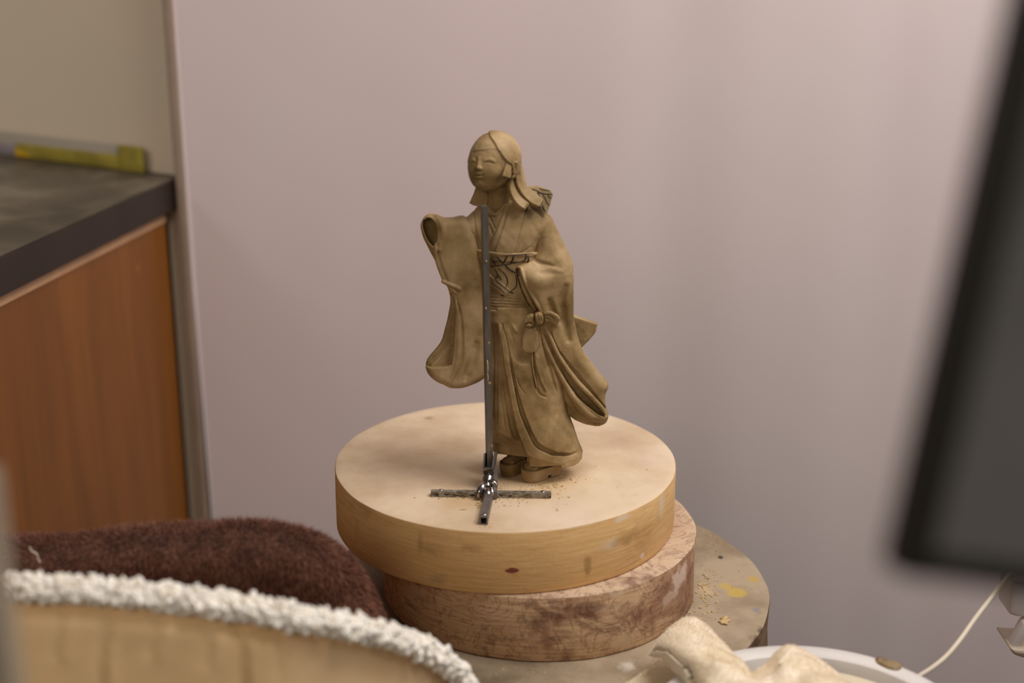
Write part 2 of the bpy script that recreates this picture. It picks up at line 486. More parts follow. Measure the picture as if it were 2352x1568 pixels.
# clear plastic strip with yellow tape along the wall
M['clear_plastic'] = None
m = Mat('clear_plastic', 0.25, 0.5); m.color(lin(216, 206, 190)); m.b.inputs['Transmission Weight'].default_value = 0.35; m.b.inputs['Alpha'].default_value = 0.9; M['clear_plastic'] = m.m
plain('olive_tape', lin(170, 154, 66), 0.45, 0.4, ns=30, amt=0.15)
plain('yellow_label', lin(214, 170, 30), 0.5, 0.3, ns=30, amt=0.08)
plain('grey_tape', lin(150, 140, 146), 0.4, 0.5, ns=30, amt=0.1)
def along(t, off, z): p = A2 + uAB * t - nW * off; return (p[0], p[1], z)
rotW = Matrix.Rotation(math.atan2(uAB[1], uAB[0]), 3, 'Z')
rul = empty('plastic_ruler', along(0.3, 0.012, TOPZ), 'clear plastic strip patched with olive-yellow tape standing on the worktop against the wall', 'ruler')
def wallbox(name, t0, t1, off, z0, z1, th, mat, label=None):
    b = bmesh.new(); add_box(b, along((t0 + t1) / 2, off, (z0 + z1) / 2), (t1 - t0, th, z1 - z0), rotW, 0.0008)
    o = link(name, bm_mesh(name, b, True, 40), mat, rul)
    if label: o['label'] = label
wallbox('strip', 0.055, 0.62, 0.008, TOPZ, TOPZ + 0.031, 0.004, M['clear_plastic'])
wallbox('tape', 0.052, 0.27, 0.0118, TOPZ + 0.001, TOPZ + 0.0185, 0.0022, M['olive_tape'], 'olive-yellow tape along the foot')
wallbox('tape', 0.050, 0.088, 0.0108, TOPZ + 0.0005, TOPZ + 0.0315, 0.0062, M['olive_tape'], 'olive-yellow tape wrapped round the end')
wallbox('tape', 0.272, 0.62, 0.0118, TOPZ + 0.003, TOPZ + 0.016, 0.0022, M['grey_tape'], 'lilac-grey tape')
b = bmesh.new(); pp = [(0.243, .0135), (0.271, .0135), (0.271, .0005)]
f0 = [b.verts.new(along(t, 0.0132, TOPZ + 0.001 + (.0135 - z))) for t, z in ((0.243, .012), (0.271, .0125), (0.271, .002))]
f1 = [b.verts.new(along(t, 0.0142, TOPZ + 0.001 + (.0135 - z))) for t, z in ((0.243, .012), (0.271, .0125), (0.271, .002))]
b.faces.new(f0); b.faces.new(f1[::-1])
for i in range(3): b.faces.new((f0[i], f1[i], f1[(i + 1) % 3], f0[(i + 1) % 3]))
o = link('label_patch', bm_mesh('label_patch', b), M['yellow_label'], rul); o['label'] = 'small bright yellow triangle of tape'

# ------------------------------------------------------------------ boards of the modelling stand
def turned(name, c, r, z0, z1, mat, wobble=0.0006, bev=0.0022, seed=0, parent=None, taper=0.0):
    n = 256; prof = [(0.0, z1), (r * 0.5, z1), (r - bev * 3, z1), (r - bev * 0.9, z1 - 0.0002), (r - bev * 0.25, z1 - bev * 0.3), (r, z1 - bev),
                     (r, (z0 + z1) / 2), (r, z0 + bev), (r - bev * 0.3, z0 + bev * 0.3), (r - bev, z0), (r * 0.5, z0), (0.0, z0)]
    a = np.linspace(0, 2 * np.pi, n, endpoint=False); V = []
    for k, (rr, z) in enumerate(prof):
        ww = wobble * (np.sin(3 * a + seed + z * 40) + 0.6 * np.sin(7 * a + seed * 2 + z * 90) + 0.4 * np.sin(19 * a + seed)) * (rr > r * .8)
        r2 = rr + ww - (taper * (z1 - z) if rr > r * .8 else 0)
        V.append(np.stack([c[0] + r2 * np.cos(a), c[1] + r2 * np.sin(a), np.full(n, z)], 1))
    V = np.concatenate(V); F = []
    for k in range(len(prof) - 1):
        i = np.arange(n); j = (i + 1) % n
        F.append(np.stack([k * n + i, (k + 1) * n + i, (k + 1) * n + j, k * n + j], 1))
    me = mesh_np(name, V - np.array([c[0], c[1], z0]), np.concatenate(F)); me.set_sharp_from_angle(angle=math.radians(50))
    o = link(name, me, mat, parent, world_coords=False); o.location = (c[0], c[1], z0)
    return o
def loc_on(px, py, z, c, z0):                      # a point of the photograph, in a board's own coordinates
    p = at_z(px, py, z); return (p[0] - c[0], p[1] - c[1], z - z0)
def loc_side(px, py, c, r, z0):                    # the same on its rim
    d = ray(px, py); o = np.array([0, 0, CAM_Z]); A = d[0]**2 + d[1]**2; B = -2 * (d[0] * c[0] + d[1] * c[1]); Cc = c @ c - r * r
    t = (-B - math.sqrt(max(B * B - 4 * A * Cc, 0))) / (2 * A); p = o + d * t
    return (p[0] - c[0], p[1] - c[1], p[2] - z0)
def ex1(m, c, top):
    for (px, py, r, soft, col, amt) in ((1178, 1310, (0.006, 0.02, 0.0022), .25, lin(122, 36, 44), .9), (1475, 1276, (.0022, .01, .0026), .3, lin(226, 208, 190), .8),
                                  (1428, 1190, (.008, .02, .003), .4, lin(222, 204, 184), .65), (1400, 1250, (.011, .02, .006), .6, lin(214, 192, 166), .6), (1520, 1160, (.004, .03, .014), .6, lin(214, 196, 176), .6),
                                  (1005, 1330, (.010, .02, .007), .6, lin(176, 148, 110), .55), (965, 1240, (.003, .02, .012), .8, lin(140, 106, 62), .45), (985, 1262, (.014, .02, .007), .8, lin(150, 116, 70), .4),
                                  (1080, 1258, (.012, .02, .004), .8, lin(140, 104, 60), .4), (1350, 1300, (.004, .02, .012), .6, lin(134, 96, 50), .5), (1440, 1235, (.016, .02, .008), .6, lin(150, 110, 62), .5)):
        c = m.mix(m.math('MULTIPLY', m.spot(loc_side(px, py, C1, R1, Z2), r, soft, 130, 0.45), amt), c, col)
    for (px, py, r, col, amt) in ((1250, 1100, .055, lin(196, 158, 104), .55), (1060, 1010, .03, lin(166, 130, 96), .4), (1050, 1150, .03, lin(190, 154, 108), .5), (1420, 1010, .035, lin(172, 140, 118), .35),
                             (985, 960, .006, lin(120, 92, 74), .5), (1300, 1190, .045, lin(222, 200, 180), .5), (1490, 1050, .03, lin(214, 190, 172), .5)):
        c = m.mix(m.math('MULTIPLY', m.spot(loc_on(px, py, Z1, C1, Z2), (r, r, .003), .9, 40, 0.5), amt), c, col)
    return c
wood_board('pale_board', lin(212, 190, 162), lin(188, 160, 130), lin(216, 174, 118), lin(228, 190, 136), lin(196, 152, 96), lin(160, 116, 68), 0.58, 0.76, ex1)
def ex2(m, c, top):
    stain = m.math('MULTIPLY', m.mask(m.noise(20, 8, 0.74, dist=1.6), 0.53, 0.64), 0.55)
    c = m.mix(stain, c, lin(98, 58, 46))
    ring = m.ramp(m.noise(26, 6, 0.6, dist=2.2), [(0.47, (0, 0, 0, 1)), (0.495, (1, 1, 1, 1)), (0.52, (0, 0, 0, 1))])
    c = m.mix(m.math('MULTIPLY', ring, 0.5), c, lin(78, 42, 34))
    c = m.mix(m.math('MULTIPLY', m.mask(m.noise(34, 7, 0.65, dist=0.8), 0.60, 0.66), 0.6), c, lin(206, 178, 150))
    for (px, py, r, soft, col, amt) in ((1560, 1330, (.012, .03, .012), .5, lin(214, 190, 172), .75), (1540, 1370, (.012, .03, .006), .4, lin(206, 178, 158), .6), (1430, 1470, (.016, .02, .007), .5, lin(214, 186, 150), .75),
                                  (1420, 1360, (.010, .02, .005), .5, lin(206, 180, 150), .6), (1340, 1400, (.03, .03, .008), .6, lin(92, 50, 42), .6), (1470, 1330, (.03, .03, .008), .6, lin(92, 46, 40), .6), (960, 1370, (.02, .03, .006), .5, lin(190, 160, 130), .5),
                                  (1240, 1420, (.02, .03, .01), .7, lin(88, 52, 40), .5)):
        c = m.mix(m.math('MULTIPLY', m.spot(loc_side(px, py, C2, R2, Z3), r, soft, 110, 0.6), amt), c, col)
    return c
wood_board('stained_board', lin(198, 172, 146), lin(172, 142, 116), lin(200, 164, 128), lin(222, 190, 152), lin(160, 118, 86), lin(140, 96, 74), 0.50, 0.64, ex2)
def ex3(m, c, top):
    for (px, py, r, soft, col, amt) in ((1655, 1280, .0028, .3, lin(34, 40, 40), .9), (1690, 1360, .010, .5, lin(186, 156, 66), .75), (1665, 1345, .006, .5, lin(186, 156, 66), .6), (1730, 1330, .006, .4, lin(180, 150, 62), .65),
                                  (1620, 1350, .010, .7, lin(196, 172, 132), .6), (1738, 1400, .004, .5, lin(120, 122, 134), .6), (1680, 1240, .03, .8, lin(118, 98, 70), .4), (1440, 1530, .008, .8, lin(206, 196, 186), .7)):
        c = m.mix(m.math('MULTIPLY', m.spot(loc_on(px, py, Z3, C3, Z3 - 0.05), (r, r * 1.3, .004), soft, 150, 0.5), amt), c, col)
    for (px, py, r) in ((1752, 1440, (.006, .012, .010)), (1738, 1480, (.008, .012, .01)), (1700, 1490, (.012, .012, .006))):
        c = m.mix(m.math('MULTIPLY', m.spot(loc_side(px, py, C3, R3, Z3 - .05), r, .5, 120, 0.6), .8), c, lin(74, 54, 38))
    return c
wood_board('turntable_board', lin(164, 146, 122), lin(112, 96, 76), lin(134, 110, 80), lin(166, 142, 108), lin(92, 68, 46), lin(84, 60, 40), 0.46, 0.58, ex3)

tt = empty('banding_wheel', (*C3, Z3 - 0.05), 'large grey-beige paint-spotted wooden turntable at the bottom of the stack', 'turntable')
turned('wheel_head', C3, R3, Z3 - 0.05, Z3, M['turntable_board'], 0.0009, seed=3, parent=None)
wh = COL.objects['wheel_head']; wh.parent = tt; wh.location = (0, 0, 0)
plain('dark_steel', lin(84, 80, 82), 0.38, 0.5, 0.85, ns=120, amt=0.2)
def lathe(name, c, prof, mat, parent=None, n=96):
    a = np.linspace(0, 2 * np.pi, n, endpoint=False)
    V = np.concatenate([np.stack([c[0] + r * np.cos(a), c[1] + r * np.sin(a), np.full(n, z)], 1) for r, z in prof]); i = np.arange(n); j = (i + 1) % n
    F = np.concatenate([np.stack([k * n + i, (k + 1) * n + i, (k + 1) * n + j, k * n + j], 1) for k in range(len(prof) - 1)])
    me = mesh_np(name, V, F); me.set_sharp_from_angle(angle=math.radians(40)); return link(name, me, mat, parent)
lathe('pedestal', C3, [(0, Z3 - 0.05), (.03, Z3 - .05), (.03, 0.05), (.16, 0.03), (.17, 0.0), (0, 0)], M['dark_steel'], tt)
mid = turned('wooden_disc', C2, R2, Z3, Z2, M['stained_board'], 0.0006, seed=1)
tag(mid, 'reddish-brown stained wooden disc, middle of the stack of three', 'wooden disc')
top = turned('wooden_disc', C1, R1, Z2, Z1, M['pale_board'], 0.0003, seed=0)
tag(top, 'pale clay-dusted wooden disc on top of the stack, under the figurine', 'wooden disc')

# ------------------------------------------------------------------ fibres standing on a surface ('stuff')
def fibres(name, V, F, n, length, width, mat, parent, lean=(0, 0, -0.3), spread=0.5, bend=0.5, clump=0.0, keep=None, seed=1, mask=None):
    rng = np.random.default_rng(seed)
    A, B, C_, D_ = V[F[:, 0]], V[F[:, 1]], V[F[:, 2]], V[F[:, 3]]
    nrm = np.cross(C_ - A, D_ - B); ar = np.linalg.norm(nrm, axis=1) / 2
    cen = (A + B + C_ + D_) / 4
    w = ar.copy()
    nn = nrm / (2 * ar[:, None] + 1e-15)
    if mask is not None: w = w * mask(cen, nn)
    w /= w.sum()
    k = rng.choice(len(F), n, p=w); u, v = rng.random(n)[:, None], rng.random(n)[:, None]
    P = (A[k] * (1 - u) + B[k] * u) * (1 - v) + (D_[k] * (1 - u) + C_[k] * u) * v
    N = nn[k]
    d1 = N + rng.normal(0, spread, (n, 3)) * 0.6 + np.asarray(lean)
    if clump:
        cl = np.stack([np.sin(P[:, 0] * clump + 3 * np.sin(P[:, 2] * clump * .7)), np.sin(P[:, 1] * clump), np.sin(P[:, 2] * clump + 2 * np.sin(P[:, 0] * clump * .6))], 1)
        d1 += 0.45 * cl
    d1 /= np.linalg.norm(d1, axis=1)[:, None]
    L = length * rng.uniform(0.6, 1.25, n)[:, None]
    side = np.cross(d1, rng.normal(0, 1, (n, 3))); side /= np.linalg.norm(side, axis=1)[:, None]
    mid_ = P + d1 * L * 0.55
    d2 = d1 + rng.normal(0, bend, (n, 3)) * 0.6 + np.asarray(lean) * bend; d2 /= np.linalg.norm(d2, axis=1)[:, None]
    tip = mid_ + d2 * L * 0.5
    Vv = np.stack([P - side * width, P + side * width, mid_ + side * width * 0.8, mid_ - side * width * 0.8, tip], 1).reshape(-1, 3)
    b = np.arange(n) * 5
    q = np.stack([b, b + 1, b + 2, b + 3], 1)
    t = np.stack([b + 3, b + 2, b + 4, b + 4], 1)
    # triangles as their own polygons
    me = bpy.data.meshes.new(name)
    loops = np.concatenate([q.ravel(), np.stack([b + 3, b + 2, b + 4], 1).ravel()]).astype(np.int32)
    me.vertices.add(len(Vv)); me.vertices.foreach_set('co', Vv.astype(np.float32).ravel())
    me.loops.add(len(loops)); me.loops.foreach_set('vertex_index', loops)
    me.polygons.add(2 * n)
    me.polygons.foreach_set('loop_start', np.concatenate([np.arange(n) * 4, 4 * n + np.arange(n) * 3]).astype(np.int32))
    me.polygons.foreach_set('loop_total', np.concatenate([np.full(n, 4), np.full(n, 3)]).astype(np.int32))
    me.polygons.foreach_set('use_smooth', np.ones(2 * n, dtype=bool))
    me.update(calc_edges=True)
    return tag(link(name, me, mat, parent), kind='stuff')

# ------------------------------------------------------------------ brown plush chair back
def plush_mat(key, lo, mid_c, hi, scale=55):
    m = Mat(key, 0.85, 0.15)
    n1 = m.noise(scale, 6, 0.65, dist=0.6)
    m.color(m.ramp(n1, [(0.34, lo), (0.5, mid_c), (0.68, hi)]))
    m.b.inputs['Sheen Weight'].default_value = 0.25; m.b.inputs['Sheen Roughness'].default_value = 0.4
    M[key] = m.m
plush_mat('brown_plush', lin(100, 63, 49), lin(120, 78, 62), lin(142, 98, 80))
ub = 1000.0                                              # fields of furniture are in millimetres
YB = 0.925
def outline_at(pts, y): return np.array([[*(at_y(px, py, y)[[0, 2]])] for px, py in pts]) * ub
brown_top = spline([(-260, 1262), (-120, 1246), (0, 1236), (130, 1224), (300, 1206), (450, 1191), (580, 1188), (664, 1199), (742, 1220), (800, 1262), (838, 1312), (866, 1366), (888, 1436), (900, 1520), (904, 1640)], 46)
pb = outline_at([(p[0], p[1] + 8) for p in brown_top], YB + 0.036); zlow = pb[:, 1].min()
poly_b = np.concatenate([pb, [[pb[-1, 0] - 40, zlow - 120], [pb[0, 0], zlow - 120]]])
def f_brown(P):
    x, y, z = P[:, 0], P[:, 1], P[:, 2]
    d2 = poly2(x, z, poly_b)
    yc = YB * ub + 24 + 0.00045 * (x + 180) ** 2 * 0.4
    return slab(d2, y - yc, 25, 20) + 1.2 * wob(P, 0.03, 2)
V, F = build_field(f_brown, (-460, 890, poly_b[:, 1].min() - 10), (-60, 1040, pb[:, 1].max() + 12), 4.0)
V /= ub
chair1 = empty('desk_chair', (-0.25, 1.0, 0.0), 'chair with brown plush fur cover on its rounded back', 'chair')
bk = link('backrest', mesh_np('backrest', V, F), M['brown_plush'], chair1)
fibres('fur', V, F, 130000, 0.0062, 0.00028, M['brown_plush'], bk, lean=(0.05, -0.1, -0.75), spread=0.35, bend=0.4, seed=4,
       mask=lambda c, n: ((c[:, 0] > -0.42) & (n[:, 1] < 0.6) & (c[:, 2] > CAM_Z - 0.64)).astype(float))
plain('lint', lin(205, 190, 175), 0.8, 0.2)
lp = [at_y(px, py, YB - 0.006) for px, py in ((68, 1256), (72, 1264), (84, 1272), (88, 1284), (93, 1292))]
Vt, Ft = tube_arrays(spline(lp, 14), 0.0006, 6)
link('lint_thread', mesh_np('lint_thread', Vt, Ft), M['lint'], bk)
plain('chair_black', lin(40, 38, 38), 0.5, 0.4)
bm = bmesh.new(); add_box(bm, (-0.25, 0.990, 0.385), (0.06, 0.02, 0.73), bevel=0.006)
link('back_post', bm_mesh('back_post', bm, True, 50), M['chair_black'], chair1)
bm = bmesh.new(); add_box(bm, (-0.28, 0.95, 0.015), (0.30, 0.20, 0.03), bevel=0.01)
link('foot', bm_mesh('foot', bm, True, 50), M['chair_black'], chair1)

# ------------------------------------------------------------------ beige chair back with fleece rim
m = Mat('beige_cloth', 0.8, 0.2)
w1 = m.noise(9, 5, 0.55, m.mapping((1.6, 1, 0.6)), 0.5)
m.color(m.ramp(w1, [(0.34, lin(242, 204, 152)), (0.52, lin(245, 209, 160)), (0.7, lin(247, 214, 168))]))
m.b.inputs['Sheen Weight'].default_value = 0.15
m.bump(m.math('ADD', m.noise(700, 3), m.math('MULTIPLY', m.noise(30, 4), 2.0)), 0.15, 0.0008); M['beige_cloth'] = m.m
plush_mat('white_fleece', lin(240, 230, 214), lin(248, 242, 232), lin(252, 249, 244), 120)
YS = 0.80
rim_px = [(-330, 1330), (-160, 1338), (0, 1347), (150, 1356), (290, 1366), (430, 1380), (560, 1400), (690, 1422), (820, 1446), (930, 1475), (1010, 1512), (1065, 1562), (1098, 1625), (1112, 1700), (1116, 1780)]
def rim_y(px): return YS + 0.10 * max(0, (px - 700) / 420) ** 1.5      # the back curls away at its right end
rimc = np.array([at_y(px, py + 8, rim_y(px)) for px, py in rim_px])
rim_r = np.interp([p[0] for p in rim_px], [-330, 0, 450, 800, 1020, 1120], [0.0046, 0.0046, 0.0048, 0.0045, 0.0040, 0.0038])
body_px = [(px - (8 if px > 950 else 0) - (14 if px > 1040 else 0), py + 34) for px, py in rim_px]
bodyc = spline([at_y(px, py, rim_y(px)) for px, py in body_px], 44) * ub
zb = bodyc[:, 2].min() - 60
poly_s = np.concatenate([bodyc[:, [0, 2]], [[bodyc[-1, 0] - 30, zb], [bodyc[0, 0], zb]]])
wr = [((262, 1408), (246, 1450), (236, 1500), (236, 1568)), ((372, 1415), (368, 1440), (352, 1480), (345, 1500)), ((545, 1440), (556, 1480), (560, 1530), (566, 1580)), ((720, 1470), (724, 1500), (726, 1530)),
      ((145, 1410), (135, 1450), (130, 1500)), ((850, 1500), (858, 1530), (862, 1570)), ((300, 1420), (286, 1440), (270, 1470)), ((470, 1430), (480, 1470), (478, 1520)), ((640, 1450), (646, 1490), (640, 1540))]
wr2 = [spline([at_y(px, py, YS - 0.004)[[0, 2]] * ub for px, py in w], 6) for w in wr]
def cut2(x, z, pts, w, depth):
    d = np.full(x.shape, 1e3)
    for a, b in zip(pts[:-1], pts[1:]):
        e = b - a; h = np.clip(((x - a[0]) * e[0] + (z - a[1]) * e[1]) / (e @ e), 0, 1); d = np.minimum(d, np.hypot(x - a[0] - e[0] * h, z - a[1] - e[1] * h))
    return depth * np.exp(-(d / w) ** 2)
def f_cloth(P):
    x, y, z = P[:, 0], P[:, 1], P[:, 2]
    d2 = poly2(x, z, poly_s)
    yc = YS * ub + 16 + 100 * np.clip((x - bodyc[0, 0] - (bodyc[-1, 0] - bodyc[0, 0]) * .66) / ((bodyc[-1, 0] - bodyc[0, 0]) * .34), 0, 1) ** 1.5
    bulge = 7 * np.clip(-d2 / 60, 0, 1)
    d = slab(d2, y - yc + bulge * .5, 19 + bulge * .5, 14)
    d = d + 1.3 * np.sin(x * 0.045 + 0.4 * np.sin(z * 0.03)) * np.clip(-d2 / 20, 0, 1) * 0.6 + 0.5 * wob(P, 0.05, 3)
    c = np.zeros(len(P))
    for k, w in enumerate(wr2):
        c += cut2(x, z, w, 3.4, 2.2 if k < 4 else 1.3) - cut2(x - 5.5, z, w, 4.5, 1.5 if k < 4 else .9)
    return d + np.where(y < yc, c, 0)
V, F = build_field(f_cloth, (bodyc[0, 0] - 8, YS * ub - 30, zb - 6), (bodyc[-1, 0] + 12, YS * ub + 150, bodyc[:, 2].max() + 8), 3.2)
V /= ub
chair2 = empty('armchair', (-0.20, 0.82, 0.0), 'beige suede-look chair back edged with white curly fleece, in front', 'chair')
bk = link('backrest', mesh_np('backrest', V, F), M['beige_cloth'], chair2)
rc = spline(rimc, 120); rr_ = np.interp(np.linspace(0, 1, 120), np.linspace(0, 1, len(rim_r)), rim_r)
# roll of fleece: a padded tube covered by curls
a = np.linspace(0, 2 * np.pi, 20, endpoint=False)
T = np.gradient(rc, axis=0); T /= np.linalg.norm(T, axis=1)[:, None]
Yv = np.array([0, 1.0, 0]); S_ = np.cross(T, Yv); S_ /= np.linalg.norm(S_, axis=1)[:, None]
DEP = 0.0075
Vr = rc[:, None, :] + (rr_[:, None, None] * np.sin(a)[None, :, None]) * S_[:, None, :] + (DEP * (np.cos(a)[None, :, None]) + 0.006) * Yv
Vr = Vr.reshape(-1, 3); n20 = 20; Fr = []
for i in range(119):
    j = np.arange(n20); k = (j + 1) % n20
    Fr.append(np.stack([i * n20 + j, (i + 1) * n20 + j, (i + 1) * n20 + k, i * n20 + k], 1))
Fr = np.concatenate(Fr)
ctr = (Vr[Fr[:, 0]] + Vr[Fr[:, 2]]) / 2; nr = np.cross(Vr[Fr[:, 2]] - Vr[Fr[:, 0]], Vr[Fr[:, 3]] - Vr[Fr[:, 1]])
axis_c = np.repeat(rc[:-1] + np.array([0, 0.006, 0]), n20, axis=0)
if ((ctr - axis_c) * nr).sum() < 0: Fr = Fr[:, ::-1]
rimo = link('fleece_rim', mesh_np('fleece_rim', Vr, Fr), M['white_fleece'], chair2)
# curls: short fat twisted locks
rng = np.random.default_rng(5); nC = 5600
k = rng.integers(0, len(Fr), nC); P0 = (Vr[Fr[k, 0]] + Vr[Fr[k, 2]]) / 2 + rng.normal(0, 0.0012, (nC, 3))
nn = np.cross(Vr[Fr[k, 2]] - Vr[Fr[k, 0]], Vr[Fr[k, 3]] - Vr[Fr[k, 1]]); nn /= np.linalg.norm(nn, axis=1)[:, None]
keepm = (nn[:, 1] < 0.55) & (P0[:, 0] > at_y(-60, 1340, YS)[0]); k = k[keepm]; P0 = P0[keepm]; nn = nn[keepm]; nC = len(P0)
ico = bmesh.new(); bmesh.ops.create_icosphere(ico, subdivisions=2, radius=1); iv = np.array([v.co[:] for v in ico.verts]); fi = np.array([[v.index for v in f.verts] for f in ico.faces]); ico.free()
sz = rng.uniform(0.0011, 0.0024, (nC, 1)); st = rng.uniform(0.6, 2.0, (nC, 1, 1))
dirs = nn + rng.normal(0, 0.45, (nC, 3)) + np.array([0, 0, 0.1]); dirs /= np.linalg.norm(dirs, axis=1)[:, None]
blob = iv[None] * sz[:, None] * (1 + 0.28 * np.sin(iv[None] @ rng.normal(0, 3.2, (3, 3)) + rng.random((nC, 1, 3)) * 6))
al = (blob * dirs[:, None, :]).sum(-1, keepdims=True)
blob = blob + dirs[:, None, :] * al * (st - 1) + (P0 + dirs * sz * 0.25)[:, None, :]
Vc = blob.reshape(-1, 3); Fc = (fi[None] + (np.arange(nC) * len(iv))[:, None, None]).reshape(-1, 3)
tag(link('curls', mesh_np('curls', Vc, Fc), M['white_fleece'], rimo), kind='stuff')
fibres('fuzz', Vr, Fr, 90000, 0.0036, 0.00014, M['white_fleece'], rimo, lean=(0, 0, 0.05), spread=1.0, bend=1.2, clump=900, seed=8,
       mask=lambda c, n: ((n[:, 1] < 0.5) & (c[:, 0] > -0.32)).astype(float))
bm = bmesh.new(); add_box(bm, (-0.20, 0.66, 0.44), (0.44, 0.24, 0.10), bevel=0.04, segs=4)
link('seat', bm_mesh('seat', bm, True, 60), M['beige_cloth'], chair2)
for sx in (-1, 1):
    bm = bmesh.new(); add_box(bm, (-0.20 + sx * 0.16, 0.80, 0.60), (0.04, 0.02, 0.42), bevel=0.006)
    link('back_post', bm_mesh('back_post', bm, True, 50), M['chair_black'], chair2)
    for sy in (0.57, 0.76):
        bm = bmesh.new(); add_box(bm, (-0.20 + sx * 0.2, sy, 0.195), (0.035, 0.035, 0.39), bevel=0.004)
        link('leg', bm_mesh('leg', bm, True, 50), M['chair_black'], chair2)

# ------------------------------------------------------------------ plastic tub
ZR = Z3 + 0.040
tc_ = at_z(1880, 1672, ZR); TC = tc_[:2]
m = Mat('tub_plastic', 0.35, 0.45); m.color(m.ramp(m.noise(12, 4), [(0.35, lin(206, 200, 196)), (0.65, lin(218, 212, 208))])); m.b.inputs['Subsurface Weight'].default_value = 0.2
m.b.inputs['Subsurface Radius'].default_value = (0.01, 0.01, 0.01); M['tub_plastic'] = m.m
tub = empty('plastic_tub', (*TC, ZR - 0.20), 'off-white plastic tub with muddy blot on its rim, lower right', 'tub')
TR = 0.1165
lathe('bowl', TC, [(0, ZR - .195), (.085, ZR - .195), (TR - .026, ZR - 0.03), (TR - .0205, ZR - .005), (TR - .0185, ZR - .0005), (TR - .016, ZR + 0.0006), (TR - .004, ZR + .0002), (TR, ZR - .003), (TR - .001, ZR - .012),
                   (TR - .004, ZR - .0125), (TR - .005, ZR - .006), (TR - .016, ZR - .006), (TR - .022, ZR - .034), (.088, ZR - .2), (0, ZR - .2)], M['tub_plastic'], tub, 160)
m = Mat('cloudy_water', 0.15, 0.5); m.color(m.ramp(m.noise(20, 5), [(0.4, lin(204, 196, 186)), (0.62, lin(214, 200, 176))])); M['cloudy_water'] = m.m
lathe('water', TC, [(0, ZR - .009), (TR - .0215, ZR - .009), (TR - .0215, ZR - .013), (0, ZR - .013)], M['cloudy_water'], tub, 96)
plain('wet_mud', lin(132, 110, 76), 0.35, 0.5, ns=160, amt=0.2)
blot = spline([(2010, 1511), (2024, 1509), (2040, 1516), (2058, 1519), (2072, 1528), (2066, 1537), (2050, 1537), (2030, 1530), (2014, 1521)], 24)
bp = np.array([at_z(px, py, ZR + 0.0012) for px, py in blot]); cen = bp.mean(0); bm = bmesh.new()
rings = []
for s_, dz in ((1.0, -0.0012), (0.96, 0.0006), (0.7, 0.0012), (0.3, 0.0016)):
    rings.append([bm.verts.new(tuple(cen + (p - cen) * s_ + np.array([0, 0, dz + 0.0002 * math.sin(i * 2.1)]))) for i, p in enumerate(bp)])
for r0, r1 in zip(rings, rings[1:]):
    for i in range(len(bp)): bm.faces.new((r0[i], r0[(i + 1) % len(bp)], r1[(i + 1) % len(bp)], r1[i]))
bm.faces.new(rings[-1])
o = link('mud_blot', bm_mesh('mud_blot', bm, True), M['wet_mud'], tub); o['label'] = 'wet olive-brown clay blot on the rim'
# stool that carries the tub (below the frame)
stool = empty('stool', (*TC, 0), 'low wooden stool below the white plastic tub', 'stool')
bm = bmesh.new(); add_box(bm, (TC[0], TC[1], ZR - 0.215), (0.24, 0.24, 0.03), bevel=0.004)
link('seat', bm_mesh('seat', bm, True, 50), M['cabinet_wood'], stool)
for sx in (-1, 1):
    for sy in (-1, 1):
        bm = bmesh.new(); hh = ZR - 0.23; add_box(bm, (TC[0] + sx * 0.1, TC[1] + sy * 0.1, hh / 2), (0.03, 0.03, hh), bevel=0.003)
        link('leg', bm_mesh('leg', bm, True, 50), M['cabinet_wood'], stool)

# ------------------------------------------------------------------ towel over turntable and tub
m = Mat('towel_cloth', 0.9, 0.1)
t1 = m.noise(16, 6, 0.6)
m.color(m.mix(m.math('MULTIPLY', m.mask(m.noise(22, 5), 0.62, 0.76), 0.30), m.ramp(t1, [(0.34, lin(230, 214, 186)), (0.5, lin(240, 226, 204)), (0.68, lin(245, 234, 222))]), lin(188, 160, 116)))
m.b.inputs['Sheen Weight'].default_value = 0.3; m.bump(m.noise(700, 3, 0.6), 0.25, 0.0006); M['towel_cloth'] = m.m
def patch(rows, nu, nv):
    """smooth surface through rows of (px, py, height above the turntable)"""
    R_ = []
    for r in rows: R_.append(spline([at_z(px, py, Z3 + h) for px, py, h in r], nu))
    R_ = np.stack(R_); G = np.stack([spline(R_[:, i], nv) for i in range(nu)], 1)
    G[..., 2] += 0.0010 * np.sin(G[..., 0] * 140 + 3 * np.sin(G[..., 1] * 60)) + 0.0006 * np.sin(G[..., 1] * 210 + G[..., 0] * 90)
    i = np.arange(nu * nv).reshape(nv, nu)
    return G.reshape(-1, 3), np.stack([i[:-1, :-1], i[1:, :-1], i[1:, 1:], i[:-1, 1:]], -1).reshape(-1, 4)
p1 = patch([[(1570, 1416, .040), (1577, 1413, .044), (1585, 1413, .044), (1597, 1417, .036)],
            [(1528, 1452, .032), (1560, 1434, .050), (1596, 1432, .052), (1634, 1446, .036)],
            [(1496, 1494, .026), (1530, 1470, .052), (1590, 1470, .060), (1668, 1482, .044)],
            [(1524, 1500, .034), (1560, 1500, .056), (1630, 1510, .064), (1704, 1518, .050)],
            [(1552, 1530, .036), (1600, 1535, .058), (1680, 1545, .066), (1738, 1556, .052)],
            [(1582, 1580, .036), (1640, 1580, .060), (1730, 1585, .066), (1800, 1590, .054)],
            [(1610, 1650, .036), (1680, 1650, .060), (1780, 1650, .066), (1880, 1650, .056)]], 34, 46)
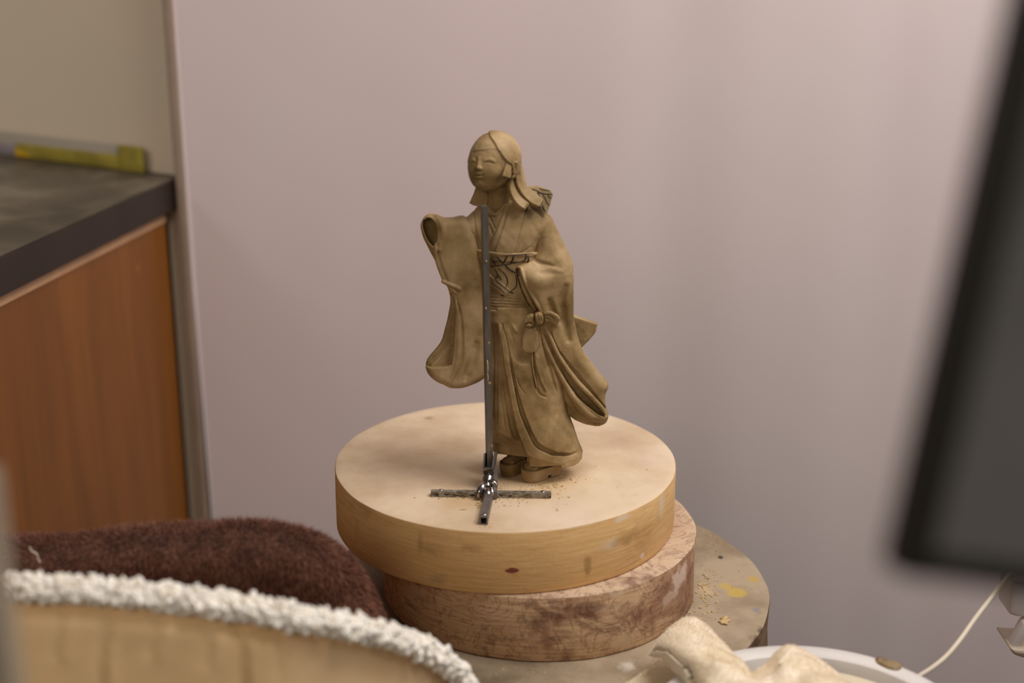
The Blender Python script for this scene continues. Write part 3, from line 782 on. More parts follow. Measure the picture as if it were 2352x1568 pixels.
p0 = patch([[(1499, 1516, .006), (1520, 1512, .006), (1548, 1514, .005), (1580, 1520, .005)],
            [(1490, 1530, .009), (1520, 1535, .014), (1552, 1540, .014), (1585, 1548, .008)],
            [(1460, 1552, .008), (1505, 1565, .016), (1560, 1572, .018), (1600, 1580, .008)],
            [(1425, 1575, .004), (1480, 1595, .014), (1550, 1605, .018), (1620, 1620, .008)],
            [(1400, 1630, .004), (1470, 1640, .010), (1550, 1650, .014), (1640, 1660, .008)]], 24, 22)
p2 = patch([[(1708, 1566, .046), (1740, 1536, .047), (1772, 1508, .050), (1790, 1492, .056), (1812, 1482, .058), (1850, 1492, .054), (1900, 1524, .048), (1940, 1556, .046), (1985, 1600, .044)],
            [(1700, 1590, .052), (1738, 1562, .056), (1778, 1540, .060), (1798, 1524, .066), (1826, 1518, .066), (1866, 1526, .064), (1906, 1548, .058), (1944, 1578, .054), (1990, 1620, .048)],
            [(1700, 1620, .056), (1736, 1596, .062), (1776, 1572, .060), (1806, 1566, .064), (1836, 1562, .066), (1876, 1562, .070), (1918, 1572, .066), (1956, 1604, .058), (2000, 1650, .050)],
            [(1700, 1680, .060), (1736, 1650, .066), (1776, 1640, .062), (1806, 1640, .064), (1836, 1640, .066), (1876, 1640, .070), (1918, 1650, .066), (1956, 1670, .058), (2000, 1690, .050)]], 60, 34)
tw = None; TV = []; TF = []; off = 0
for Vp, Fp in (p1, p0, p2):
    TV.append(Vp); TF.append(Fp + off); off += len(Vp)
TV = np.concatenate(TV); TF = np.concatenate(TF)
nz_ = np.cross(TV[TF[:, 2]] - TV[TF[:, 0]], TV[TF[:, 3]] - TV[TF[:, 1]])[:, 2]
TF = np.where((nz_ < 0)[:, None], TF[:, ::-1], TF)
tw = link('towel', mesh_np('towel', TV, TF), M['towel_cloth'])
so = tw.modifiers.new('thickness', 'SOLIDIFY'); so.thickness = 0.0042; so.offset = -1
tag(tw, 'cream terry towel bunched over turntable edge and plastic tub', 'towel')
fibres('terry_pile', TV, TF, 42000, 0.0017, 0.00012, M['towel_cloth'], tw, lean=(0, 0, 0), spread=0.5, bend=0.7, clump=300, seed=9)
sm_ = [at_z(px, py, Z3 + h) for px, py, h in ((1822, 1486, .0605), (1812, 1498, .0635), (1800, 1512, .066), (1790, 1524, .0675))]
Vt, Ft = tube_arrays(spline(sm_, 16), 0.0009, 6)
link('hem_seam', mesh_np('hem_seam', Vt, Ft), M['towel_cloth'], tw)

# ------------------------------------------------------------------ cable, white bracket, dark screen, post
plain('cable_plastic', lin(206, 192, 172), 0.45, 0.4, ns=30, amt=0.05)
cab_px = [(2420, 1210, 1.02), (2370, 1268, 1.02), (2322, 1318, 1.02), (2282, 1366, 1.02), (2240, 1420, 1.0), (2200, 1476, .98), (2172, 1508, .97), (2140, 1534, .96), (2095, 1562, .95), (2040, 1598, .94), (1980, 1650, .93)]
Vt, Ft = tube_arrays(spline([at_y(*c) for c in cab_px], 90), 0.00195, 12)
tag(link('power_cable', mesh_np('power_cable', Vt, Ft), M['cable_plastic']), 'thin cream cable curving down past the white tub', 'cable')
plain('white_plastic', lin(214, 206, 204), 0.22, 0.6, ns=20, amt=0.04)
br = empty('wall_bracket', at_y(2400, 1420, 1.06), 'glossy white plastic fitting cut off by the right edge', 'fitting')
def prism_px(name, pxs, y, th, mat, parent, bev=0.003):
    b = bmesh.new(); P = [at_y(px, py, y) for px, py in pxs]
    fr = [b.verts.new(tuple(p)) for p in P]; bk_ = [b.verts.new((p[0], p[1] + th, p[2])) for p in P]; n = len(P)
    b.faces.new(fr); b.faces.new(bk_[::-1])
    for i in range(n): b.faces.new((fr[i], bk_[i], bk_[(i + 1) % n], fr[(i + 1) % n]))
    bmesh.ops.recalc_face_normals(b, faces=b.faces)
    if bev: bmesh.ops.bevel(b, geom=list(b.edges), offset=bev, segments=3, affect='EDGES', profile=0.5)
    return link(name, bm_mesh(name, b, True, 50), mat, parent)
prism_px('upper_cup', [(2329, 1300), (2324, 1340), (2520, 1352), (2520, 1300)], 1.05, 0.03, M['white_plastic'], br)
prism_px('cup_body', [(2326, 1338), (2317, 1412), (2340, 1418), (2520, 1420), (2520, 1345)], 1.055, 0.03, M['white_plastic'], br)
prism_px('lower_arm', [(2352, 1432), (2322, 1488), (2338, 1492), (2372, 1440), (2372, 1425)], 1.05, 0.012, M['white_plastic'], br, 0.0015)
plain('cream_plastic', lin(176, 160, 140), 0.4, 0.4, ns=20, amt=0.04)
prism_px('lower_tray', [(2320, 1490), (2330, 1506), (2352, 1513), (2520, 1520), (2520, 1496), (2352, 1493)], 1.045, 0.04, M['cream_plastic'], br)

m = Mat('screen_glass', 0.32, 0.5); m.color(m.ramp(m.noise(7, 3), [(0.35, lin(104, 106, 108)), (0.65, lin(132, 132, 132))])); M['screen_glass'] = m.m
plain('screen_bezel', lin(40, 37, 36), 0.5, 0.4, ns=10, amt=0.1)
YM = 0.36
c_bl = at_y(2064, 1330, YM); c_tl = at_y(2440, -330, YM + 0.03); dl = c_tl - c_bl; c_br = at_y(2800, 1425, YM + 0.02); dr = c_br - c_bl
ul = dl / np.linalg.norm(dl); ur = dr - ul * (dr @ ul); ur /= np.linalg.norm(ur); un = np.cross(ur, ul)
if un[1] < 0: un = -un
ur0 = dr / np.linalg.norm(dr)
HH, WW = np.linalg.norm(dl) + 0.02, 0.19
mon = empty('monitor', c_bl + ul * HH / 2 + ur0 * WW / 2, 'dark grey flat panel with black border, blurred in the right foreground', 'monitor')
def panel(name, u0, u1, v0, v1, n0, n1, mat, bev):
    b = bmesh.new(); vs = []
    for n_ in (n0, n1):
        vs.append([b.verts.new(tuple(c_bl + ur0 * u + ul * v + un * n_)) for u, v in ((u0, v0), (u1, v0), (u1, v1), (u0, v1))])
    b.faces.new(vs[0]); b.faces.new(vs[1][::-1])
    for i in range(4): b.faces.new((vs[0][i], vs[1][i], vs[1][(i + 1) % 4], vs[0][(i + 1) % 4]))
    bmesh.ops.recalc_face_normals(b, faces=b.faces)
    if bev: bmesh.ops.bevel(b, geom=list(b.edges), offset=bev, segments=3, affect='EDGES', profile=0.5)
    return link(name, bm_mesh(name, b, True, 50), mat, mon)
panel('housing', 0, WW, 0, HH, 0, 0.014, M['screen_bezel'], 0.003)
panel('screen', 0.009, WW - 0.009, 0.009, HH - 0.009, -0.0006, 0.003, M['screen_glass'], 0.0002)

plain('grey_metal', lin(142, 128, 110), 0.5, 0.4, ns=20, amt=0.06)
p_ = at_y(-16, 1085, 0.45); bm = bmesh.new(); add_box(bm, (p_[0] - 0.013, 0.45, p_[2] / 2 + 0.0), (0.026, 0.02, p_[2]), bevel=0.004)
tag(link('metal_post', bm_mesh('metal_post', bm, True, 50), M['grey_metal']), 'grey post, only its blurred edge showing at far left', 'post')
# ------------------------------------------------------------------ clay figurine, modelled in its own frame:
# one unit = one photograph pixel at its depth; x to the right, y away from the camera, z up; origin under its feet
FO = at_z(1225, 1083, Z1)
FU = (FO[1] * CP - (FO[2] - CAM_Z) * SP) / FPX                 # metres per unit
CAML = (np.array([0, 0, CAM_Z]) - FO) / FU                     # camera in figurine units
def W(px, py, d=0.0):
    """figurine point seen at (px, py), lying d units in front of its middle plane"""
    r = ray(px, py); t = (-d - CAML[1]) / r[1]; return CAML + r * t
def WP(pts): return np.array([W(*p) for p in pts])
def uproj(P): return project(P * FU + FO)
def hit(sdf, pts, sink=0.0, start=160):
    """points of the surface sdf seen along the sight lines of pts"""
    pts = np.asarray(pts, float); R = np.array([ray(*p[:2]) for p in pts]); R /= np.linalg.norm(R, axis=1)[:, None]
    t = (-start - CAML[1]) / R[:, 1]
    for _ in range(90):
        v = sdf(CAML + R * t[:, None]); t = t + np.clip(v, -6, 25) * 0.6
    dz = (CAML + R * t[:, None])[:, 1]
    bad = (np.abs(v) > 1.5) | (dz > 140)
    if bad.any():                                              # sight line passes beside the surface: keep neighbours' depth
        good = np.where(~bad)[0]
        if len(good):
            for i in np.where(bad)[0]:
                j = good[np.abs(good - i).argmin()]; t[i] = t[j]
        else: t[:] = (-CAML[1]) / R[:, 1]
    return CAML + R * (t + sink)[:, None]
def dense(pts, step=8):
    pts = np.asarray(pts, float); L = np.linalg.norm(np.diff(pts, axis=0), axis=1).sum()
    return spline(pts, max(4, int(L / step)))
def groove(d, P, sdf, pts, r, k=1.5, sink=0.0):
    pp = WPcache(sdf, pts, sink); return smax(d, -chain(P, pp, r), k)
_cache = {}
def WPcache(sdf, pts, sink=0.0):
    key = (id(sdf), tuple(map(tuple, pts)), sink)
    if key not in _cache: _cache[key] = (hit(sdf, dense(pts), sink), sdf)
    return _cache[key][0]
def ridge(d, P, sdf, pts, r, k=3.0, sink=0.0):
    return smin(d, chain(P, WPcache(sdf, pts, sink), r), k)
def taper(n, r, a=0.35, b=0.35):
    t = np.linspace(0, 1, n); return r * np.minimum(1, np.minimum(a + t * 6, b + (1 - t) * 6))
def tgroove(d, P, sdf, pts, r, k=1.5, sink=0.0, a=.3, b=.3):
    pp = WPcache(sdf, pts, sink); return smax(d, -chain(P, pp, taper(len(pp), r, a, b)), k)
def tridge(d, P, sdf, pts, r, k=3.0, sink=0.0, a=.3, b=.3):
    pp = WPcache(sdf, pts, sink); return smin(d, chain(P, pp, taper(len(pp), r, a, b)), k)
def pxpoly(P, poly): x, y = uproj(P); return poly2(x, y, poly)

def closed(pts, k=2):
    p = np.asarray(pts, float)
    for _ in range(1):                                          # corner cutting keeps the outline but rounds its corners
        q = np.roll(p, -1, 0); p = np.stack([p * .8 + q * .2, p * .2 + q * .8], 1).reshape(-1, 2)
    return p
def line2(x, y, pts):
    pts = np.asarray(pts, float); d = np.full(x.shape, 1e3)
    for a, b in zip(pts[:-1], pts[1:]):
        e = b - a; h = np.clip(((x - a[0]) * e[0] + (y - a[1]) * e[1]) / (e @ e), 0, 1)
        d = np.minimum(d, np.hypot(x - a[0] - e[0] * h, y - a[1] - e[1] * h))
    return d
def cut(x, y, pts, w, depth): return depth * np.exp(-(line2(x, y, pts) / w) ** 2)
def step(d, soft): return np.clip(0.5 - d / soft, 0, 1)
fig = empty('clay_figurine', FO, 'olive-tan unfired clay figurine of a long-haired person in wide-sleeved kimono on the top disc', 'figurine')
def piece(name, sdf, lo, hi, res, parent=None, mat='clay', label=None):
    V, F = build_field(sdf, lo, hi, res)
    o = link(name, mesh_np(name, V * FU, F), M[mat], parent or fig, world_coords=False)
    if label: o['label'] = label
    return o
def box_of(pts, m):
    pts = np.asarray(pts); return pts.min(0) - m, pts.max(0) + m
def zr(py, d=0): return W(1200, py, d)[2]

# ---- torso and skirt as one lofted body: (photo row on the middle plane, left, right, half depth)
ROWS = [(452, 1128, 1200, 24), (462, 1112, 1214, 28), (478, 1094, 1236, 33), (500, 1086, 1244, 38), (530, 1084, 1244, 43), (565, 1088, 1238, 45), (600, 1094, 1230, 43), (640, 1098, 1226, 41), (690, 1104, 1232, 43),
        (720, 1106, 1246, 47), (760, 1106, 1272, 51), (810, 1109, 1286, 55), (860, 1112, 1290, 58), (910, 1115, 1291, 61), (950, 1117, 1297, 65), (985, 1119, 1308, 69), (1015, 1120, 1320, 73), (1032, 1122, 1327, 75), (1046, 1126, 1325, 74), (1060, 1130, 1318, 70)]
rz = np.array([zr(r[0]) for r in ROWS]); rl = np.array([W(r[1], r[0])[0] for r in ROWS]); rr2 = np.array([W(r[2], r[0])[0] for r in ROWS]); rb = np.array([float(r[3]) for r in ROWS])
o_ = np.argsort(rz); rz, rl, rr2, rb = rz[o_], rl[o_], rr2[o_], rb[o_]
def loft(P, off=0.0, ex=2.3):
    z = P[:, 2]; l = np.interp(z, rz, rl); r = np.interp(z, rz, rr2); b = np.interp(z, rz, rb)
    a = (r - l) / 2 + off; c = (r + l) / 2; bb = b + off
    q = ((np.abs(P[:, 0] - c) / a) ** ex + (np.abs(P[:, 1]) / bb) ** ex) ** (1 / ex)
    return (q - 1) * np.minimum(a, bb) * 0.93
def zband(P, z0, z1, slope=0.0, k=2.0):
    z = P[:, 2] + slope * P[:, 0]; return smax(z0 - z, z - z1, k)
HEM = zr(1043)

def torso_base(P):
    d = loft(P)
    d = smax(d, P[:, 2] - zr(462), 8)
    d = smin(d, capsule(P, W(1120, 504, 2), W(1062, 528, 24), 24, 20), 16)          # raised arm
    d = smin(d, capsule(P, W(1222, 505, 0), W(1238, 520, 2), 30, 30), 12)
    d = smin(d, ellipsoid(P, W(1165, 540, 18), (58, 30, 50)), 22)
    return smax(d, zr(606, 0) - P[:, 2], 2)
LAP = [(1172, 462), (1152, 505), (1137, 540), (1122, 572)]
def f_kimono(P):
    d = torso_base(P); B = torso_base
    fr = P[:, 1] < 5
    # lapel edges laid in steps
    x, y = uproj(P)
    lap1 = poly2(x, y, [(1168, 455), (1118, 580), (1118, 600), (1190, 600), (1214, 470), (1200, 450)])          # near lapel on top
    d = np.where(fr, d - 2.6 * np.clip(0.5 - lap1 / 2.0, 0, 1), d)
    lap0 = poly2(x, y, [(1176, 466), (1134, 582), (1178, 586), (1211, 470), (1200, 450)])
    d = np.where(fr, d - 1.6 * np.clip(0.5 - lap0 / 2.0, 0, 1), d)
    vneck = poly2(x, y, [(1112, 440), (1118, 470), (1138, 488), (1168, 459), (1170, 440)])
    d = np.where(fr, d + 9 * np.clip(0.5 - vneck / 4.0, 0, 1), d)
    c = np.maximum.reduce([cut(x, y, [(1176, 468), (1160, 505), (1147, 545), (1134, 582)], 1.5, 2.6), cut(x, y, [(1168, 460), (1150, 500), (1138, 532), (1122, 568)], 1.5, 2.6),
        cut(x, y, [(1211, 473), (1202, 505), (1192, 540), (1183, 565), (1178, 586)], 1.3, 2.2), cut(x, y, [(1088, 474), (1090, 505), (1093, 530), (1104, 562)], 1.4, 2.4),
        cut(x, y, [(1120, 490), (1128, 505), (1138, 526)], 1.3, 2.2), cut(x, y, [(1118, 508), (1126, 520), (1132, 540)], 1.2, 2.0)])
    d = np.where(fr, d + c, d)
    d = tridge(d, P, B, [(1118, 482), (1128, 492), (1138, 494), (1152, 480), (1166, 463)], 3.0, 2.5)
    d = tgroove(d, P, B, [(1186, 590), (1200, 580), (1212, 572), (1219, 566)], 1.6, 4)
    return d + 0.35 * wob(P, 0.13, 1)
lo = W(1010, 620, 90); hi = W(1290, 440, -70)
piece('kimono', f_kimono, (W(1015, 600, 0)[0], -80, zr(620)), (W(1285, 600)[0], 60, zr(440)), 1.15)

CAV = [(1183, 616), (1192, 616), (1201, 645), (1213, 672), (1229, 699), (1238, 716), (1222, 713), (1207, 690), (1195, 663), (1188, 640)]
# ---- obi: upper roll, drawn lower body, cords, sash
def f_obi(P):
    z = P[:, 2]; sl = 0.07
    zt = zr(583, 48); zm = zr(606, 50)
    d1 = smax(loft(P, 7.5), zband(P, zm + 1, zt - 1, 0.06, 3.0), 3.0)
    up = smax(loft(P, 10.0), zband(P, zt - 7.5, zt, 0.06, 3.0), 3.0)
    d = smin(d1, up, 2.0)
    low = smax(loft(P, 5.0), zband(P, zr(684, 46), zm, 0.06, 1.5), 1.5)
    d = np.minimum(d, low)
    x, y = uproj(P)
    fold = poly2(x, y, [(1118, 625), (1172, 668), (1160, 682), (1118, 650)])
    d = np.where(P[:, 1] < 0, d - 2.5 * np.clip(0.5 - fold / 1.6, 0, 1), d)
    d = smax(d, -np.maximum(pxpoly(P, CAV) + 1, P[:, 1] + 32), 1.5)
    return d + 0.3 * wob(P, 0.2, 5)
piece('obi', f_obi, (W(1085, 600)[0], -62, zr(700)), (W(1245, 600)[0], 60, zr(560)), 1.0)
def cord_base(P): return smax(loft(P, 3.5), zband(P, zr(716, 48), zr(680, 46), 0.02, 1.5), 1.5)
def f_cords(P):
    z = P[:, 2] + 0.05 * P[:, 0] + 0.6 * np.sin(P[:, 0] * .12)
    return smax(cord_base(P) - 1.6 * np.abs(np.sin(z * 0.46)) + 0.3 * wob(P, .3, 4), -np.maximum(pxpoly(P, CAV) + 1, P[:, 1] + 32), 1.5)
piece('cord', f_cords, (W(1090, 700)[0], -62, zr(730)), (W(1245, 700)[0], 62, zr(660)), 1.0)
def f_sash(P):
    return smax(loft(P, 8.5 ), zband(P, zr(743, 54), zr(711, 54), -0.03, 7), 5) + 0.5 * wob(P, .11, 4)
piece('sash', f_sash, (W(1085, 730)[0], -72, zr(770)), (W(1275, 730)[0], 72, zr(690)), 1.0)

# ---- skirt with overlapping front panel
def skirt_base(P):
    d = smax(loft(P), zband(P, HEM, zr(700), 0.0, 4), 4)
    return smin(d, ellipsoid(P, W(1245, 1010, 34), (66, 44, 60)), 14)
L1 = [(1141, 738), (1149, 770), (1153, 800), (1158, 840), (1169, 900), (1176, 942), (1186, 984), (1198.6, 1019), (1210, 1046), (1226, 1053), (1267, 1064), (1288, 1068)]
GO = [(1152, 742), (1161, 775), (1167, 810), (1174, 850), (1183, 900), (1193, 949), (1207, 984), (1224, 1021), (1236, 1032), (1267, 1046), (1295, 1048), (1322, 1044), (1345, 1036)]
GI = [(1155, 742), (1164, 775), (1171, 810), (1179, 850), (1189, 900), (1204, 946), (1218, 984), (1234, 1015), (1253, 1028), (1281, 1039), (1309, 1040), (1324, 1036), (1345, 1028)]
L2 = GO
OVER = L1 + [(1293, 1090), (1340, 1090), (1345, 700), (1141, 700)]
GRV = GO + GI[::-1]
LOW = [(1090, 985), (1134, 990), (1155, 998), (1169, 1008), (1190, 1012), (1215, 1014), (1215, 1080), (1090, 1080)]
LOW2 = [(1090, 1012), (1134, 1010), (1162, 1018), (1198, 1030), (1215, 1034), (1215, 1080), (1090, 1080)]
VAL = [(1150, 820), (1155, 820), (1164, 880), (1172, 935), (1184, 985), (1192, 1008), (1180, 1006), (1170, 980), (1162, 930), (1156, 880)]
def skirt_over(P):
    d = skirt_base(P); x, y = uproj(P); fr = (P[:, 1] < 20)
    o = step(poly2(x, y, OVER), 2.4)
    s = 8.0 * o - 9.0 * step(poly2(x, y, GRV) + 0.4, 2.2) * np.clip((y - 740) / 130, 0.45, 1) * np.clip((1328 - x) / 30, 0, 1)
    s = s - (4.5 * step(poly2(x, y, LOW), 2.0) + 2.5 * step(poly2(x, y, LOW2), 3.0) + 6.0 * step(poly2(x, y, VAL), 7.0)) * (1 - o)
    f = np.clip((22 - P[:, 1]) / 30, 0, 1)
    return d - s * f
def f_skirt(P):
    d = skirt_over(P); B = skirt_over
    # hem climbs at the left where the under layer shows
    x, y = uproj(P)
    under = poly2(x, y, [(1090, 1042), (1134, 1041), (1165, 1044), (1211, 1049), (1211, 1100), (1090, 1100)])
    d = smax(d, -(under - 0.0) * 1.0 - 0.0, 2.0) if False else np.maximum(d, np.where(P[:, 1] < 0, -under, -50))
    for g, r in (([(1133, 744), (1134, 800), (1134, 880), (1133, 980)], 2.8), ([(1141, 742), (1146, 790), (1149, 860), (1152, 920), (1160, 985)], 3.0),
                 ([(1137, 750), (1141, 820), (1141, 900), (1141, 980)], 2.2), ([(1128, 760), (1128, 860), (1128, 990)], 2.4),
                 ([(1170, 752), (1177, 775), (1185, 800), (1194, 826)], 1.6), ([(1164, 800), (1172, 850), (1186, 915), (1196, 950)], 1.0), ([(1184, 860), (1192, 885), (1206, 905)], 1.2), ([(1226, 815), (1227, 850), (1231, 885), (1240, 905), (1256, 912)], 3.2),
                 ([(1245, 760), (1252, 800), (1264, 850), (1278, 900)], 4.0)):
        d = tgroove(d, P, B, g, r, 2.0)
    for g, r in (([(1146, 744), (1151, 790), (1156, 850), (1164, 905), (1176, 955)], 2.6), ([(1158, 748), (1166, 800), (1176, 850), (1190, 905)], 2.2), ([(1233, 812), (1236, 850), (1243, 880)], 3.0), ([(1130, 750), (1131, 850), (1131, 960)], 1.8),
                 ([(1176, 744), (1183, 756), (1190, 766)], 3.5)):
        d = tridge(d, P, B, g, r, 3.0, 0.5)
    d = smax(d, -ellipsoid(P, WPcache(B, [(1203, 800), (1204, 802)], -2)[0] + np.array([0, 0, 0]), (24, 6, 34)), 9)
    d = smax(d, -capsule(P, W(1222, 1050, 30), W(1222, 1080, 30), 38, 44), 3) if False else d
    # hollow under the hem
    hol = loft(P, -9); hol = smax(hol, P[:, 2] - (HEM + 10), 4)
    d = smax(d, -hol, 3)
    return d + 0.45 * wob(P, 0.10, 2)
piece('skirt', f_skirt, (W(1085, 900)[0], -96, HEM - 6), (W(1345, 900)[0], 88, zr(690)), 1.2)
# under layer of the kimono between hem and feet
def f_under(P):
    return smax(loft(P, -7), zband(P, HEM + 21, HEM + 40, 0, 3), 3)
piece('under_robe', f_under, (W(1100, 1000)[0], -90, HEM + 10), (W(1340, 1000)[0], 80, HEM + 46), 1.8)

# ---- feet in sandals
def sandal(px, d0, hx, L, ang):
    # geta-like sandal: toe circle at the given place, heel further along the heading ang
    c = W(px, 1083 + d0 * 0.38, d0); c[2] = 0
    ex, ey = math.cos(ang), math.sin(ang)                     # direction from toe to heel
    def f(P):
        Q = P - c; y = Q[:, 0] * ex + Q[:, 1] * ey; x = Q[:, 0] * ey - Q[:, 1] * ex; z = Q[:, 2]
        L3 = np.stack([x, y, z], 1)
        flare = hx * (0.90 + 0.10 * np.clip(z / 24, 0, 1))
        s2 = np.sqrt(x * x + np.maximum(np.maximum(-y, y - L), 0) ** 2) - flare
        d = slab(s2, z - 13, 13.5, 2.6)
        d = smax(d, -(np.maximum(np.abs(y - L * 0.62) - 6, z - 9)), 1.5)
        rim = np.maximum(slab(s2, z - 27, 3.0, 1.6), -(slab(s2 + 3.2, z - 31, 4, 1)))
        d = smin(d, rim, 1.0)
        foot = ellipsoid(L3, (0, L * .5 + 4, 33), (hx * .74, L * .5 + 14, 15))
        for k in (-1.6, -.8, 0, .8, 1.6): foot = smin(foot, ellipsoid(L3, (k * hx * .36, -hx * .22 + abs(k) * 3.5, 31), (hx * .19, 9, 6.5)), 1.2)
        d = smin(d, foot, 1.0)
        for sx in (-1, 1):
            d = smin(d, chain(L3, np.array([[0, -2, 38], [sx * hx * .45, 14, 46], [sx * hx * .85, L * .7, 34]]), 3.2), 1.2)
        return smax(d, -P[:, 2], 0.5) + 0.3 * wob(P, .25, 2)
    e = c + np.array([ex * L, ey * L, 0]); m_ = hx + 5
    lo = np.minimum(c, e) - [m_, m_, 1.5]; hi = np.maximum(c, e) + [m_, m_, 0]; hi[2] = 54
    return piece('sandal', f, lo, hi, 1.1)
sandal(1169, 13, 22, 44, math.radians(50))
sandal(1221, 47, 24, 58, math.radians(38))

# ---- raised arm's sleeve (left in the photograph)
SL = [(981, 493), (990, 491), (1007, 495), (1016, 500), (1040, 502), (1056, 498), (1066, 499), (1080, 512), (1092, 540), (1103, 575), (1112, 620), (1120, 700), (1124, 780), (1123, 862), (1111, 873), (1097, 881), (1065, 891), (1048, 892), (1033, 890), (1019, 881), (1005, 875), (990, 864), (981, 852),
      (977, 838), (981, 827), (997, 808), (1013, 789), (1022, 762), (1030, 725), (1035, 698), (1030, 664), (1016, 642), (1008, 620), (1000, 600), (985, 572), (971, 541), (966, 515), (971, 502)]
SL = closed(SL)
SLW = np.array([W(x, y, 38)[[0, 2]] for x, y in SL])
def sleeve1_base(P):
    d2 = poly2(P[:, 0], P[:, 2], SLW)
    t = np.clip((P[:, 2] - zr(870)) / (zr(500) - zr(870)), 0, 1)
    xc = np.clip((P[:, 0] - W(970, 700)[0]) / 150, 0, 1)
    yc = -(44 - 26 * xc) + 6 * np.sin(t * 3)
    return slab(d2, P[:, 1] - yc, 25 - 4 * t, 20 - 3 * t)
HOLE = closed([(970, 508), (980, 500), (990, 500), (999, 512), (1004, 530), (1005, 548), (1002, 566), (994, 566), (985, 555), (977, 541), (970, 522)])
POCK = [(1037, 672), (1046, 698), (1044.5, 746), (1043, 785), (1040, 820), (1037, 837), (1020, 843), (992, 845), (981, 841), (970, 834), (985, 800), (1005, 780), (1015, 740), (1022, 700)]
def f_sleeve1(P):
    d = sleeve1_base(P); B = sleeve1_base
    x, y = uproj(P)
    m = (P[:, 1] < -18)
    h = poly2(x, y, HOLE); d = smax(d, -np.maximum(h, P[:, 1] + 30), 2.5)
    pk = step(poly2(x, y, POCK) + 0.5, 3.0)
    d = np.where(m, d + pk * np.interp(x, [985, 1044], [10, 25]) * np.clip((y - 672) / 60, 0.3, 1), d)
    d = ridge(d, P, B, [(1003, 498), (1012, 512), (1018, 532), (1014, 552), (1008, 572)], 5.0, 7, 2.0)
    d = tridge(d, P, B, [(1000, 560), (1002, 592), (1012, 625), (1022, 648)], 3.4, 5, 1.0)
    d = tgroove(d, P, B, [(1006, 560), (1008, 590), (1017, 620), (1030, 650)], 2.2, 4)
    # hanging folds
    d = tridge(d, P, B, [(1045, 682), (1052, 715), (1053.5, 770), (1052, 815), (1046, 850), (1034, 878)], 6.0, 4, 2.2)
    d = tgroove(d, P, B, [(1049, 684), (1059, 726), (1062.5, 777), (1062.5, 817), (1056, 846), (1046, 872), (1036, 890)], 3.2, 1.6)
    d = tgroove(d, P, B, [(1094, 790), (1086, 830), (1074, 856), (1070, 870)], 4, 16, 3)
    t = np.clip((P[:, 2] - zr(870)) / (zr(500) - zr(870)), 0, 1); xc = np.clip((P[:, 0] - W(970, 700)[0]) / 150, 0, 1)
    yc = -(44 - 26 * xc) + 6 * np.sin(t * 3)
    d = np.where(y > 575, smin(d, slab(poly2(P[:, 0], P[:, 2], SLW), P[:, 1] - yc - 12, 9, 8), 5), d)
    # cuff tie
    d = ridge(d, P, B, [(1018, 646), (1030, 652), (1044, 658), (1056, 664)], np.array(4.2), 2.0, -1.0)
    d = tridge(d, P, B, [(1028, 655), (1042, 668), (1052, 676)], 3.6, 2.0, -1.5)
    d = groove(d, P, B, [(1034, 656), (1044, 663), (1052, 668)], 1.1, .8, -4)
    return d + 0.55 * wob(P, 0.07, 8)
piece('sleeve', f_sleeve1, (SLW[:, 0].min() - 6, -84, SLW[:, 1].min() - 6), (SLW[:, 0].max() + 6, 8, SLW[:, 1].max() + 6), 1.15, label='raised hanging sleeve with hollow cuff opening')

# ---- bent arm's sleeve (right in the photograph)
SR = [(1222, 488), (1249, 482), (1262, 500), (1268, 518), (1277, 542), (1285, 563), (1297, 585), (1307, 605), (1316, 633), (1317, 680), (1318, 731), (1327, 777), (1340, 809), (1360, 836), (1380, 862), (1399, 882), (1390, 905), (1392, 935), (1399, 959), (1393, 974), (1374, 982),
      (1343, 976), (1315, 962), (1293, 940), (1276, 905), (1262, 870), (1250, 830), (1243, 790), (1240, 760), (1236, 715), (1222, 680), (1205, 640), (1186, 618), (1186, 609), (1204, 600), (1224, 596), (1231, 570), (1229, 530), (1222, 508)]
def sr_d(px, py): return np.interp(px, [1180, 1240, 1320, 1400], [62, 46, 20, 8]) * np.clip((py - 540) / 70, 0.0, 1)
SR = closed(SR)
SRW = np.array([W(x, y, sr_d(x, y) * .8)[[0, 2]] for x, y in SR])
def sleeve2_base(P):
    d2 = poly2(P[:, 0], P[:, 2], SRW)
    px = P[:, 0] + 1225
    f = np.clip((zr(540) - P[:, 2]) / (zr(540) - zr(620)), 0, 1)
    yc = -np.interp(px, [1180, 1240, 1320, 1400], [50, 40, 20, 6]) * f
    T = 20 + 6 * (1 - f)
    d = slab(d2, P[:, 1] - yc, T, T * 0.9)
    d = smin(d, capsule(P, W(1246, 518, 2), W(1286, 612, 8), 25, 30), 12)
    d = smin(d, capsule(P, W(1286, 636, 14), W(1226, 640, 54), 27, 20), 10)
    return d
# (cuff hollow CAV is defined above the obi)
AL = [(1236, 750), (1246, 790), (1266, 831), (1288, 873), (1309, 914), (1329, 946), (1354, 964), (1380, 969), (1402, 956)]
AR = [(1243, 752), (1260, 795), (1283, 846), (1303, 878), (1326, 911), (1346, 929), (1376, 952), (1387, 956)]
BL = [(1249, 752), (1262, 780), (1278, 818), (1300, 852), (1322, 882), (1350, 910), (1374, 935), (1388, 952)]
BR = [(1257, 752), (1270, 778), (1285, 810), (1308, 845), (1332, 875), (1360, 904), (1384, 930), (1396, 948)]
CE = [(1265, 754), (1273, 780), (1286, 806), (1321, 849), (1354, 886), (1377, 917), (1394, 938)]
BACKL = AL + [(1406, 990), (1340, 1000), (1270, 950), (1215, 800), (1215, 750)]
mid2 = lambda a, b: [((p[0] + q[0]) / 2, (p[1] + q[1]) / 2) for p, q in zip(a, b)]
